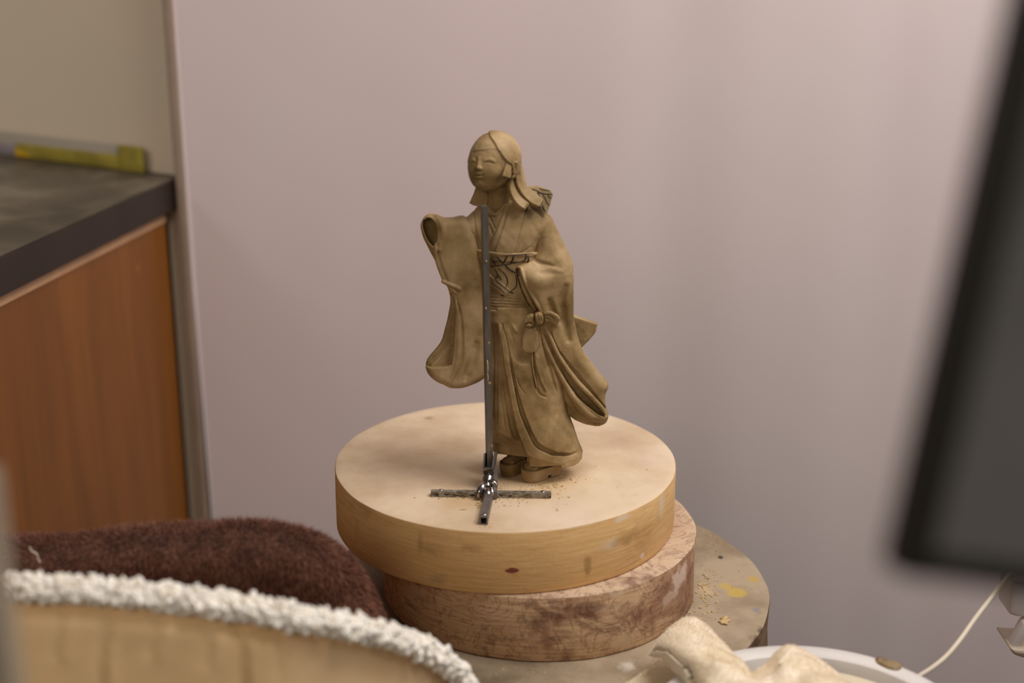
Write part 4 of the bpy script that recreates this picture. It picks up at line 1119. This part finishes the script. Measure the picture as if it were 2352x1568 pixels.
def f_sleeve2(P):
    d = sleeve2_base(P); B = sleeve2_base
    x, y = uproj(P); fr = P[:, 1] < np.interp(x, [1240, 1400], [-14, 12])
    cv = poly2(x, y, CAV); d = smax(d, -np.maximum(cv, P[:, 1] + 22), 2.0)
    low = np.clip((y - 748) / 30, 0, 1)
    h = 13 * step(poly2(x, y, BACKL) + 0.5, 3.0) + np.interp(y, [750, 830, 930], [9, 16, 22]) * step(poly2(x, y, AR + BL[::-1]) , 3.0) + 6.5 * step(poly2(x, y, BR + CE[::-1]) + 0.4, 2.0)
    d = np.where(fr, d + h * low, d)
    px_ = P[:, 0] + 1225
    yc2 = -np.interp(px_, [1180, 1240, 1320, 1400], [50, 40, 20, 6])
    d = np.where(y > 700, np.minimum(d, slab(poly2(P[:, 0], P[:, 2], SRW), P[:, 1] - yc2 - 10, 9, 8)), d)
    d = tridge(d, P, B, mid2(AL[:8], AR), np.interp(np.linspace(0, 1, len(dense(mid2(AL[:8], AR)))), [0, .5, .8, 1], [3.2, 5.0, 7.5, 5])*1.0, 2.0, 3.0)
    d = tridge(d, P, B, mid2(BL, BR), 4.0, 2.0, 1.0)
    d = tridge(d, P, B, [(1239, 792), (1252, 820), (1268, 850), (1282, 880)], 2.2, 2.5, 13)
    d = tgroove(d, P, B, [(1225, 528), (1231, 545), (1230, 570), (1226, 592)], 3.4, 4)
    d = tridge(d, P, B, [(1196, 614), (1204, 640), (1217, 668), (1232, 696), (1242, 716)], 4.6, 2.5, -1.0)
    d = tgroove(d, P, B, [(1228, 598), (1240, 604), (1256, 608), (1270, 612)], 3.5, 8, 1)
    d = tgroove(d, P, B, [(1262, 690), (1270, 715), (1284, 735)], 4, 14, 3)
    d = tgroove(d, P, B, [(1300, 660), (1290, 690), (1296, 730), (1306, 780)], 4, 16, 2.5)
    d = tridge(d, P, B, [(1236, 622), (1262, 618), (1290, 624)], 3, 9, 2)
    return d + 0.5 * wob(P, 0.07, 6)
piece('sleeve', f_sleeve2, (SRW[:, 0].min() - 6, -86, SRW[:, 1].min() - 6), (SRW[:, 0].max() + 6, 42, SRW[:, 1].max() + 8), 1.2, label='wide sleeve of the bent arm sweeping back in folds')
# cloth inside the cuff
def f_inner(P):
    d = chain(P, WP([(1194, 636, 46), (1204, 664, 44), (1218, 692, 42), (1229, 710, 41)]), np.array([3., 4.5, 5, 4]))
    d = smin(d, chain(P, WP([(1188, 640, 32), (1200, 676, 32), (1214, 702, 32)]), np.array([2.5, 3.5, 3.5])), 1)
    return d
lo, hi = box_of(WP([(1188, 620, 44), (1232, 720, 34)]), 14)
piece('inner_cuff', f_inner, lo, hi, 1.0)
# tail of the obi behind, to the right
def plate(name, pxs, d, T, R, extra=None, res=1.0, label=None, slope=(0, 0)):
    PW = np.array([W(x, y, d)[[0, 2]] for x, y in pxs]); c = PW.mean(0)
    def f(P):
        yc = -d + slope[0] * (P[:, 0] - c[0]) + slope[1] * (P[:, 2] - c[1])
        v = slab(poly2(P[:, 0], P[:, 2], PW), P[:, 1] - yc, T, R)
        if extra: v = extra(P, v, f)
        return v + 0.3 * wob(P, .15, 3)
    g = abs(slope[0]) * np.ptp(PW[:, 0]) / 2 + abs(slope[1]) * np.ptp(PW[:, 1]) / 2
    o = piece(name, f, (PW[:, 0].min() - 4, -d - T - g - 4, PW[:, 1].min() - 4), (PW[:, 0].max() + 4, -d + T + g + 4, PW[:, 1].max() + 4), res, label=label)
    return o, f
plate('obi_tail', [(1296, 716), (1316, 722), (1345, 733), (1373, 744), (1368, 764), (1352, 782), (1334, 798), (1318, 790), (1296, 780)], -30, 8, 4, res=1.2, slope=(0.2, 0))

# ---- bow and tassel on the sash
BW = [([(1203, 734), (1208, 726), (1219, 720), (1227, 722), (1229, 742), (1221, 751), (1210, 750), (1204, 744)], 62, 7, 0.25), ([(1244, 718), (1256, 714), (1269, 715), (1281, 721), (1287, 729), (1283, 741), (1277, 754), (1268, 751), (1259, 742), (1246, 741)], 58, 6.5, -0.22),
      ([(1224, 723), (1236, 716), (1246, 718), (1250, 730), (1249, 743), (1238, 746), (1229, 740)], 66, 7.5, 0.0)]
BWW = [(np.array([W(x, y, dd)[[0, 2]] for x, y in closed(pl)]), dd, T, sl) for pl, dd, T, sl in BW]
def f_bow(P):
    x, y = uproj(P); d = np.full(len(P), 1e3)
    for pw, dd, T, sl in BWW:
        v = slab(poly2(P[:, 0], P[:, 2], pw), P[:, 1] + dd + sl * (P[:, 0] - pw[:, 0].mean()) * -1.0, T, T * .85); d = smin(d, v, 1.0)
    c = np.maximum.reduce([cut(x, y, [(1206, 746), (1213, 741), (1221, 742)], 2.0, 6), cut(x, y, [(1252, 745), (1262, 743), (1272, 750)], 2.6, 7), cut(x, y, [(1250, 725), (1260, 724), (1270, 729)], 1.0, 2.2), cut(x, y, [(1251, 731), (1262, 733)], 1.0, 2.0),
        cut(x, y, [(1210, 730), (1207, 738)], 0.9, 1.6), cut(x, y, [(1217, 725), (1213, 737)], .9, 1.6), cut(x, y, [(1234, 720), (1238, 735), (1237, 743)], 0.9, 1.6), cut(x, y, [(1241, 719), (1244, 738)], 0.8, 1.3), cut(x, y, [(1227, 720), (1228, 732), (1232, 742)], 1.2, 3), cut(x, y, [(1247, 718), (1250, 730), (1248, 742)], 1.2, 3)])
    return d + c + 0.4 * wob(P, .3, 2)
lo, hi = box_of(WP([(1196, 710, 80), (1292, 760, 40)]), 6)
piece('bow', f_bow, lo, hi, 0.8, label='small bow tied at the front of the sash')
def tas(P, v, f):
    return v + 0.8 * np.abs(np.sin(P[:, 0] * 0.9 + 0.4 * np.sin(P[:, 2] * .15))) - 0.2
plate('tassel', [(1204, 748), (1218, 752), (1232, 750), (1237, 770), (1238, 790), (1231, 806), (1218, 810), (1206, 808), (1197, 798), (1199, 775)], 58, 8, 5, tas, 0.9, slope=(0, 0.08))
def f_rib(P):
    d = chain(P, hit(skirt_over, dense([(1222, 808), (1223, 840), (1228, 868), (1233, 888)])), 2.6)
    return np.minimum(d, chain(P, hit(skirt_over, dense([(1229, 808), (1233, 840), (1243, 872), (1256, 900)])), 3.0))
_r = {}
def f_ribc(P):
    if not _r:
        _r['a'] = hit(skirt_over, dense([(1222, 808), (1223, 840), (1228, 868), (1233, 888)]), 0.0); _r['b'] = hit(skirt_over, dense([(1229, 808), (1233, 840), (1243, 872), (1254, 896)]), 0.0)
    return np.minimum(chain(P, _r['a'], 2.2), chain(P, _r['b'], 3.0))
f_ribc(np.zeros((2, 3))); lo, hi = box_of(np.concatenate([_r['a'], _r['b']]), 6)
piece('ribbon', f_ribc, lo, hi, 0.9)

# ---- head
HC = W(1137, 362, 22)
def skull(P, off=0.0):
    d = ellipsoid(P, HC, (54 + off, 54 + off, 55 + off))
    return d
def face_base(P):
    fc = ellipsoid(P, W(1119, 388, 34), (41, 46, 47))
    fc = smin(fc, ellipsoid(P, W(1110, 402, 52), (26, 26, 30)), 10)
    fc = smin(fc, ellipsoid(P, W(1140, 392, 38), (26, 30, 28)), 10)
    d = smin(skull(P, -1.5), fc, 14)
    return d
def f_head(P):
    d = face_base(P); B = face_base
    d = smin(d, capsule(P, W(1145, 425, 8), W(1143, 478, 6), 29, 25), 7)                       # neck
    x, y = uproj(P)
    d = tgroove(d, P, B, [(1093, 366), (1094, 372), (1094, 378)], 3, 6, 0.5)
    # nose: low bridge and a small round tip
    nb = hit(B, [(1100.5, 366), (1099.5, 376), (1098, 385)], 0.0)
    d = smin(d, capsule(P, nb[0] + [0, 2.5, 0], nb[1] + [0, 0.5, 0], 2.0, 3.4), 7)
    d = smin(d, capsule(P, nb[1] + [0, 0.5, 0], nb[2] + [-0.3, -3.6, 0], 3.0, 4.8), 4)
    d = smin(d, ellipsoid(P, hit(B, [(1104, 386.5)], 0.5)[0], (3.8, 4.2, 3.4)), 2.5)
    d = smin(d, ellipsoid(P, hit(B, [(1093.5, 386.5)], 0.5)[0], (3.0, 4.0, 3.2)), 2.5)
    # soft cheeks below the eyes, mouth
    d = smin(d, ellipsoid(P, hit(B, [(1128, 394)], 9)[0], (17, 10.5, 15)), 9)
    d = smin(d, ellipsoid(P, hit(B, [(1100.5, 399)], 3.5)[0], (11, 5.5, 4.2)), 3)
    d = smin(d, ellipsoid(P, hit(B, [(1101, 406)], 3.5)[0], (9, 5.6, 3.8)), 3)
    d = smax(d, -chain(P, hit(B, dense([(1090, 401), (1096, 402.4), (1104, 402.8), (1112.5, 401.4)], 3), -1.2), taper(len(dense([(1090, 401), (1096, 402.4), (1104, 402.8), (1112.5, 401.4)], 3)), 2.3, .4, .4)), .8)
    d = tgroove(d, P, B, [(1093, 412.5), (1101, 414), (1110, 412)], 2.4, 3, -1.0)
    d = smin(d, ellipsoid(P, hit(B, [(1101, 422)], 4)[0], (11, 6, 8)), 6)
    # closed eyes: a crescent cut with the lid swelling above it
    for pts_, rr_e in (([(1112.5, 374.6), (1118, 372.0), (1124, 371.3), (1130, 372.8), (1136.5, 376.4)], 1.9), ([(1083.5, 374.2), (1086.5, 372.4), (1089.5, 372.8), (1092, 374.8)], 1.7)):
        dn = dense(pts_, 3); up_ = [(a_, b_ - 4.5) for a_, b_ in pts_]
        d = smin(d, chain(P, hit(B, dense(up_, 3), 2.6), taper(len(dense(up_, 3)), 3.0, .3, .3)), 4.5)
        d = smax(d, -chain(P, hit(B, dn, -0.3), taper(len(dn), rr_e, .25, .2)), .7)
    return d + 0.25 * wob(P, 0.17, 1)
# memoise the ray hits used inside f_head
_hit_raw = hit; _hc = {}
def hit(sdf, pts, sink=0.0, start=160):
    k = (getattr(sdf, '__name__', str(sdf)), tuple(map(tuple, np.asarray(pts, float))), sink)
    if k not in _hc: _hc[k] = _hit_raw(sdf, pts, sink, start)
    return _hc[k]
piece('head', f_head, (W(1068, 400)[0], -90, zr(500)), (W(1200, 400)[0], 92, zr(298)), 0.85, label='face turned to the left with closed smiling eyes')
PART = [(1125.5, 313), (1131, 320), (1137, 329), (1144, 342), (1151, 353), (1161, 366), (1168, 373), (1175, 378)]
def f_hair(P):
    x, y = uproj(P)
    front = P[:, 1] < 12
    side = poly2(x, y, PART + [(1177, 384), (1178, 408), (1196, 425), (1230, 425), (1230, 290), (1120, 290)])
    fringe = poly2(x, y, [(1070, 350), (1088, 347), (1105, 344.5), (1125, 342.5), (1150, 344), (1165, 330), (1150, 290), (1060, 290)])
    off = -7 * np.ones(len(P))
    off = np.where(fringe < 0.0, 1.0, off); off = np.where((fringe >= 0) & (fringe < 2), 1.0 - 4.0 * fringe, off)
    so_ = np.clip(0.5 - side / 1.6, 0, 1); off = off * (1 - so_) + 4.2 * so_
    tl = poly2(x, y, [(1070, 340), (1088.5, 346), (1086.5, 358), (1084.5, 372), (1070, 376)]); to = np.clip(0.5 - tl / 1.6, 0, 1)
    off = off * (1 - to) + 1.0 * to
    off = np.where(front, off, 4.0)
    d = np.where(front, face_base(P), skull(P, 0)) - off
    # long hair falling down the back
    bk_ = capsule(P, W(1152, 372, -10), W(1184, 452, -34), 42, 30)
    bk_ = smin(bk_, capsule(P, W(1184, 452, -34), W(1190, 560, -46), 30, 26), 10)
    bk_ = smax(bk_, -(P[:, 1] + 2), 5) if True else bk_
    d = smin(d, bk_, 10)
    d = smax(d, -np.where(front, ellipsoid(P, W(1140, 420, 30), (40, 40, 34)), 50), 3)
    d = tgroove(d, P, HB, [(1170, 330), (1181, 350), (1188, 378), (1193, 398)], 1.4, 3)
    return d + 0.35 * wob(P, .12, 4)
def HB(P): return skull(P, 4.6)
piece('hair', f_hair, (W(1066, 400)[0], -92, zr(600)), (W(1232, 400)[0], 98, zr(298)), 0.95, label='smooth centre-parted hair')
# hair falling in front on the left, behind the jaw
plate('hair_lock', [(1094, 425), (1088, 445), (1078, 467), (1086, 471), (1100, 474), (1117, 478), (1122, 450), (1118, 430)], 14, 6, 3, res=0.9, slope=(-0.3, 0))
# side lock in front of the ear, ear, and two cut locks over the shoulder
plate('sidelock', [(1164, 373), (1175, 379), (1174.5, 402), (1172.5, 409), (1153.5, 400.5), (1158, 388)], -hit(face_base, [(1164, 391)])[0][1] + 1.5, 5.0, 1.4, res=0.8, slope=(0.75, 0.25))
def f_ear(P):
    c = W(1183, 389, 53); Q = P - c
    d = ellipsoid(P, c, (8, 7.5, 16.5))
    rim = chain(P, WP([(1177, 383, 60), (1179, 374, 60), (1186, 372.5, 57), (1190.5, 380, 54), (1189, 392, 54), (1184, 401, 56), (1178, 407, 58)]), np.array([2.2, 2.8, 3, 3, 2.6, 3.0, 3.6]))
    d = smin(smax(d, -ellipsoid(P, W(1183, 387, 63), (5.0, 7, 9)), 1.5), rim, 1.5)
    return smin(d, ellipsoid(P, W(1182, 390, 57), (2, 3, 5)), 1)
lo, hi = box_of(WP([(1172, 366, 68), (1196, 412, 40)]), 6)
piece('ear', f_ear, lo, hi, 0.75)
def lock(name, cx, radii, d0, d1, T, tw=0.0):
    """flat cut lock following a centre line: radii are half widths in the picture"""
    n = len(cx); ds = np.linspace(d0, d1, n)
    C_ = np.array([W(*cx[i], ds[i]) for i in range(n)]); S2 = spline(np.c_[C_, radii], 18); C2_, rr = S2[:, :3], S2[:, 3]
    Tn = np.gradient(C2_, axis=0); Tn /= np.linalg.norm(Tn, axis=1)[:, None]
    out = np.array([0.42, -0.8, 0.55]); out /= np.linalg.norm(out)
    def f(P):
        best = np.full(len(P), 1e3); 
        i = np.argmin(((P[:, None, :] - C2_[None]) ** 2).sum(-1), axis=1)
        Q = P - C2_[i]; t = Tn[i]
        al = (Q * t).sum(1); Q = Q - al[:, None] * t
        w_ = np.cross(t, out); w_ /= np.linalg.norm(w_, axis=1)[:, None]; nn_ = np.cross(w_, t)
        a_ = (Q * w_).sum(1); b_ = (Q * nn_).sum(1)
        end = np.where((i == 0) | (i == len(C2_) - 1), np.abs(al), 0)
        q1 = np.abs(a_) - rr[i] + 1.2; q2 = np.abs(b_) - T + 1.2; q3 = end - 1 + 1.2
        return np.sqrt(np.maximum(q1, 0) ** 2 + np.maximum(q2, 0) ** 2 + np.maximum(q3, 0) ** 2) + np.minimum(np.maximum(np.maximum(q1, q2), q3), 0) - 1.2
    lo, hi = box_of(C2_, rr.max() + T + 4)
    return piece(name, f, lo, hi, 0.85)
lock('hair_lock', [(1171, 411), (1174, 432), (1183, 452), (1196, 467), (1208, 476)], np.array([3.5, 7, 9, 10, 9.5]), 42, 52, 7)
lock('hair_lock', [(1184, 402), (1193, 424), (1208, 444), (1226, 459), (1244, 470)], np.array([4.0, 9, 12, 13, 10]), 38, 36, 7)
# leaf-shaped ribbon end behind the shoulder with inked veins
KN = [(1212, 436), (1216, 430), (1233, 429), (1250, 434), (1264, 439), (1270, 446), (1264, 466), (1256, 485), (1246, 480), (1232, 470), (1215, 455)]
_, f_knot = plate('hair_ribbon', KN, 8, 5, 2, res=0.9, label='flat end of the hair ribbon marked with black ink veins', slope=(0.1, 0.6))
ribbon_o = [o for o in fig.children if o.name.startswith('hair_ribbon')][0]

# ---- black ink drawn on the clay
def ink(name, sdf, lines, parent, r=1.25):
    Vs = []; Fs = []; off = 0
    for ln in lines:
        w = 1.0
        if isinstance(ln[0], (int, float)): w, ln = ln[0], ln[1]
        pp = hit(sdf, dense(ln, 3), -0.05)
        n = len(pp); rad = r * w * (0.55 + 0.45 * np.sin(np.linspace(0.15, np.pi - 0.15, n)))
        v, f = tube_arrays(pp, rad, 6); Vs.append(v); Fs.append(f + off); off += len(v)
    o = link(name, mesh_np(name, np.concatenate(Vs) * FU, np.concatenate(Fs)), M['ink'], parent, world_coords=False)
    return o
ink('ink_veins', f_knot, [(1.1, [(1221, 434), (1232, 437), (1240, 442), (1251, 445), (1268, 446)]), (1.6, [(1235, 441), (1239, 450), (1243, 458)]), (1.0, [(1246, 445), (1252, 455), (1256, 464), (1261, 471)]),
    (1.0, [(1258, 446), (1262, 452), (1266, 456)]), [(1240, 433), (1250, 436), (1263, 438)], (1.5, [(1246, 468), (1247, 476), (1252, 484)])], ribbon_o)
obi_o = [o for o in fig.children if o.name.startswith('obi') and 'tail' not in o.name][0]
ink('ink_pattern', f_obi, [(1.4, [(1142, 590), (1148, 597), (1155, 606)]), (1.5, [(1165, 588), (1160, 598), (1156, 605)]), (1.5, [(1179, 587), (1178, 596), (1172, 603)]), (1.3, [(1207, 582), (1209, 590), (1204, 598), (1198, 600)]),
    (1.5, [(1214, 590), (1213, 600), (1209, 607)]), (1.0, [(1126, 612), (1150, 609), (1175, 605), (1200, 600)]), (1.8, [(1159, 607), (1166, 615), (1176, 622), (1184, 626)]), [(1127, 592), (1134, 600), (1138, 611)],
    [(1144, 616), (1156, 625), (1164, 637), (1166, 650), (1161, 661)], [(1137, 616), (1142, 628), (1143, 634), (1137, 641)], [(1142, 628), (1149, 638), (1152, 643)], [(1128, 632), (1142, 645), (1158, 659), (1170, 669)],
    [(1184, 630), (1187, 648), (1184, 660), (1173, 668)], (0.8, [(1128, 648), (1145, 660), (1160, 674)]), (1.6, [(1150, 677), (1159, 679)]), (1.3, [(1170, 670), (1180, 673)]), (0.8, [(1150, 588), (1200, 584), (1224, 582)])], obi_o)
# ------------------------------------------------------------------ steel height gauge standing before the figurine
def G(px, py, z): return at_z(px, py, Z1 + z)
m = Mat('brushed_steel', 0.42, 0.5, 0.55)
m.color(m.ramp(m.noise(90, 5, 0.6, m.mapping((1, 1, 0.3))), [(0.35, lin(104, 96, 90)), (0.65, lin(128, 120, 112))]))
m.bump(m.noise(900, 3), 0.1, 0.0004); M['steel'] = m.m
m = Mat('chrome_steel', 0.2, 0.5, 1.0); m.color(m.ramp(m.noise(160, 4), [(0.35, lin(140, 132, 128)), (0.65, lin(190, 182, 178))])); M['chrome'] = m.m
m = Mat('painted_steel', 0.5, 0.4, 0.5)
pn = m.noise(150, 5, 0.65)
c = m.ramp(pn, [(0.40, lin(112, 98, 78)), (0.52, lin(140, 132, 118)), (0.62, lin(160, 152, 138))]); c = m.mix(m.mask(m.noise(190, 3, .5, m.mapping((1, 3, 3))), 0.58, 0.62), c, lin(40, 46, 58)); m.color(c).bump(pn, 0.4, 0.0006); M['painted_steel'] = m.m
gp = G(1128, 1122, 0)
gauge = empty('height_gauge', (gp[0], gp[1], Z1), 'steel measuring stand, tall square rod on a flat cross-shaped foot, before the figurine', 'measuring stand')
def bar(name, a, b, w, h, mat, hollow=0.0, label=None, roll=0.0, bevel=0.0004, parent=None, open_end=0):
    """square tube from a to b; w across, h upwards"""
    a = Vector(a); b = Vector(b); L = (b - a).length; t = (b - a).normalized()
    up = Vector((0, 0, 1)) if abs(t.z) < 0.9 else Vector((0, 1, 0))
    s = t.cross(up).normalized(); u = s.cross(t).normalized()
    R = Matrix((s, u, t)).transposed(); R = R @ Matrix.Rotation(roll, 3, 'Z')
    bm = bmesh.new()
    if hollow:
        ring = lambda k, z: [bm.verts.new((sx * (w / 2 - k), sy * (h / 2 - k), z)) for sx, sy in ((-1, -1), (1, -1), (1, 1), (-1, 1))]
        o0, o1, i0, i1 = ring(0, 0), ring(0, L), ring(hollow, 0), ring(hollow, L * 0.9)
        for i in range(4):
            j = (i + 1) % 4
            bm.faces.new((o0[i], o0[j], o1[j], o1[i])); bm.faces.new((i0[j], i0[i], i1[i], i1[j])); bm.faces.new((o0[j], o0[i], i0[i], i0[j]))
        bm.faces.new(o1); bm.faces.new(i1[::-1])
        bmesh.ops.transform(bm, matrix=Matrix.Translation(a) @ R.to_4x4(), verts=bm.verts)
    else:
        g = bmesh.ops.create_cube(bm, size=1)
        bmesh.ops.transform(bm, matrix=Matrix.Translation((a + b) / 2) @ R.to_4x4() @ Matrix.Diagonal((w, h, L, 1)), verts=bm.verts)
        if bevel: bmesh.ops.bevel(bm, geom=list(bm.edges), offset=bevel, segments=2, affect='EDGES')
    o = link(name, bm_mesh(name, bm, True, 35), mat, parent or gauge)
    if label: o['label'] = label
    return o
# foot: bar running towards the camera and cross bar
f0 = G(1111, 1196, 0.0035); f1 = G(1131, 1106, 0.0035)
bar('base_bar', f0, f1, 0.0062, 0.0070, M['steel'], 0.0009, 'hollow square bar with a dark open end')
yb = (G(1112, 1138, 0)[1] + G(1200, 1140, 0)[1]) / 2
c0_ = G(990, 1132, 0.0022); c1_ = G(1103, 1134, 0.0022); c2_ = G(1150, 1136, 0.0022); c3_ = G(1266, 1136, 0.0022)
cb1 = bar('cross_bar', c0_, c1_, 0.0062, 0.0046, M['painted_steel'], 0, 'flat cross bar blotched with old paint and clay')
cb2 = bar('cross_bar', G(1131, 1134.5, 0.0022), c3_, 0.0062, 0.0046, M['painted_steel'], 0, 'flat cross bar blotched with old paint and clay')
def cyl_between(name, a, b, r0, r1, mat, parent, sides=20, closed=True):
    v, f = tube_arrays(np.linspace(a, b, 4), np.linspace(r0, r1, 4), sides); me = mesh_np(name, v, f); me.set_sharp_from_angle(angle=math.radians(50))
    return link(name, me, mat, parent)
def rivet(px, py, z, r=0.0024):
    p = G(px, py, z); v = []
    bm = bmesh.new(); bmesh.ops.create_uvsphere(bm, u_segments=16, v_segments=8, radius=1)
    bmesh.ops.transform(bm, matrix=Matrix.Translation(p) @ Matrix.Diagonal((r, r, r * 0.5, 1)), verts=bm.verts)
    link('rivet', bm_mesh('rivet', bm, True), M['chrome'], gauge)
rivet(1112, 1181, 0.0070); rivet(1013, 1125, 0.0043, 0.0019); rivet(1247, 1129, 0.0043, 0.0021)
# upright rod
rb_ = G(1123, 1099, 0.006); YR = rb_[1]
rt_ = at_y(1112.5, 472, YR - 0.004); rb_ = at_y(1124.5, 1074, YR)
bar('upright_rod', rb_, rt_, 0.0052, 0.0056, M['steel'], 0, 'dark square rod with a bright right edge', roll=math.radians(-14), bevel=0.0003)
# little smears of clay on the rod
for (px, py, l) in ((1119, 842, 16), (1122, 880, 3), (1119.5, 866, 10), (1115, 708, 3), (1122, 788, 3), (1116, 600, 2), (1125, 880, 3), (1128, 1024, 3)):
    a_ = at_y(px, py - l, YR - 0.0068); b_ = at_y(px + 1, py + l, YR - 0.0068)
    v, f = tube_arrays(spline([a_, (a_ + b_) / 2 + np.array([0.0003, 0, 0]), b_], 8), np.array([.0002, .0005, .0006, .0004, .0006, .0005, .0004, .0002]) , 6)
    link('clay_smear', mesh_np('clay_smear', v, f), M['clay_crumb'], gauge)
# U-shaped bracket: back plate and two cheeks, tilted
B0 = np.array([at_y(1111, 1042, YR - 0.006), at_y(1108, 1077, YR - 0.010), at_y(1132, 1077, YR - 0.010), at_y(1137, 1040, YR - 0.006)])
back_ = np.array([0.0022, 0.016, -0.0045])
th = 0.0011
def channel():
    bm = bmesh.new(); c = B0.mean(0)
    inner = B0.copy()
    inner[0] += np.array([th, 0, 0]); inner[3] -= np.array([th, 0, 0]); inner[1] += np.array([th, 0, th]); inner[2] += np.array([-th, 0, th])
    A_ = [[bm.verts.new(tuple(p + s * back_)) for p in B0] for s in (0, 1)]
    I_ = [[bm.verts.new(tuple(p + s * back_)) for p in inner] for s in (0, 1)]
    for i in range(3):
        bm.faces.new((A_[0][i], A_[0][i + 1], A_[1][i + 1], A_[1][i])); bm.faces.new((I_[0][i + 1], I_[0][i], I_[1][i], I_[1][i + 1]))
        for s in (0, 1): bm.faces.new((A_[s][i], I_[s][i], I_[s][i + 1], A_[s][i + 1]))
    for k in (0, 3): bm.faces.new((A_[0][k], A_[1][k], I_[1][k], I_[0][k]))
    return bm
link('bracket', bm_mesh('bracket', channel()), M['steel'], gauge)['label'] = 'U-shaped bracket holding the rod'
# lower leg of the bracket down to the foot
bar('bracket_leg', at_y(1138, 1078, YR + 0.006), G(1136, 1138, 0.004), 0.0040, 0.008, M['steel'], 0)
bar('bracket_plate', at_y(1121, 1079, YR - 0.008), at_y(1126, 1098, YR - 0.004), 0.0085, 0.0016, M['steel'], 0)
# threaded bolt and wing nut
bt0 = at_y(1125, 1084, YR - 0.006); bt1 = at_y(1117, 1126, YR - 0.026)
bolt = cyl_between('bolt', bt0, bt1, 0.0023, 0.0023, M['chrome'], gauge)
ax = (bt1 - bt0) / np.linalg.norm(bt1 - bt0)
for s in (0.16, 0.26, 0.36):
    p = bt0 + (bt1 - bt0) * s; cyl_between('thread', p - ax * 0.0004, p + ax * 0.0004, 0.0028, 0.0028, M['chrome'], bolt)
pn_ = bt0 + (bt1 - bt0) * 0.45
nut = cyl_between('wing_nut', pn_ - ax * 0.001, pn_ + ax * 0.009, 0.0052, 0.0036, M['chrome'], gauge)
wing = lambda pts, rad: link('wing', mesh_np('wing', *tube_arrays(spline(pts, 14), np.interp(np.linspace(0, 1, 14), np.linspace(0, 1, len(rad)), rad), 12)), M['chrome'], nut)
YN = bt1[1]
wing([at_y(1115, 1112, YN + 0.004), at_y(1107, 1119, YN - 0.001), at_y(1101, 1132, YN - 0.004), at_y(1101, 1142, YN - 0.005)], [0.0030, 0.0030, 0.0028, 0.0018])
wing([at_y(1124, 1108, YN + 0.006), at_y(1134, 1109, YN + 0.004), at_y(1138, 1116, YN + 0.003), at_y(1130, 1122, YN + 0.003)], [0.0028, 0.0028, 0.0024, 0.0014])
wing([at_y(1119, 1124, YN), at_y(1119, 1140, YN - 0.006), at_y(1112, 1148, YN - 0.007), at_y(1105, 1160, YN - 0.008)], [0.0036, 0.0042, 0.0026, 0.0011])
wing([at_y(1128, 1120, YN), at_y(1129, 1132, YN - 0.004), at_y(1124, 1143, YN - 0.006)], [0.0022, 0.0026, 0.0018])

# ------------------------------------------------------------------ crumbs and shavings of clay on the boards
def crumbs(name, spots, zc, rng, label, group=None):
    Vs = []; Fs = []; off = 0
    ico = bmesh.new(); bmesh.ops.create_icosphere(ico, subdivisions=1, radius=1); iv = np.array([v.co[:] for v in ico.verts]); fi = np.array([[v.index for v in f.verts] for f in ico.faces]); ico.free()
    for (px, py, sp, n, s) in spots:
        for _ in range(n):
            p = at_z(px + rng.normal(0, sp[0]), py + rng.normal(0, sp[1]), zc); r = s * rng.uniform(0.4, 1.3)
            cc, cr = (C1, R1) if zc == Z1 else (C3, R3)
            if np.hypot(*(p[:2] - cc)) > cr - 0.004: continue
            v = iv * (rng.uniform(0.5, 1.5, 3) * np.array([1, 1, 0.6])) * r * (1 + rng.normal(0, 0.18, (len(iv), 1))) + p + np.array([0, 0, r * 0.3])
            Vs.append(v); Fs.append(fi + off); off += len(iv)
    o = link(name, mesh_np(name, np.concatenate(Vs), np.concatenate(Fs), False), M['clay_crumb'])
    return tag(o, label, 'clay crumbs', kind='stuff')
rg = np.random.default_rng(3)
crumbs('clay_crumbs', [(1190, 1142, (45, 3), 110, .0008), (1210, 1128, (40, 6), 40, .0006), (1050, 1141, (34, 2.5), 60, .0007), (1260, 1112, (22, 7), 60, .0009), (1140, 1150, (40, 12), 40, .0006), (1150, 1120, (30, 16), 50, .0006),
        (1118, 1200, (10, 8), 30, .0006), (1290, 1090, (26, 10), 40, .0006), (1060, 1170, (8, 1), 9, .0006), (1275, 1168, (4, 3), 6, .0007), (1180, 1100, (60, 30), 60, .00045), (1101, 1160, (4, 7), 16, .0009), (1400, 1060, (60, 40), 26, .0004)], Z1, rg, 'pale clay crumbs scattered on the top disc by the metal stand')
crumbs('clay_crumbs', [(1640, 1240, (20, 14), 40, .0009), (1620, 1360, (14, 24), 70, .0011), (1665, 1425, (5, 5), 22, .0019), (1600, 1420, (26, 10), 20, .001), (1680, 1330, (40, 50), 40, .0007), (1300, 1545, (90, 10), 30, .0007), (1605, 1208, (5, 2), 10, .0018),
        (1575, 1405, (6, 2), 8, .0016)], Z3, rg, 'pale clay crumbs scattered on the grey-beige turntable')
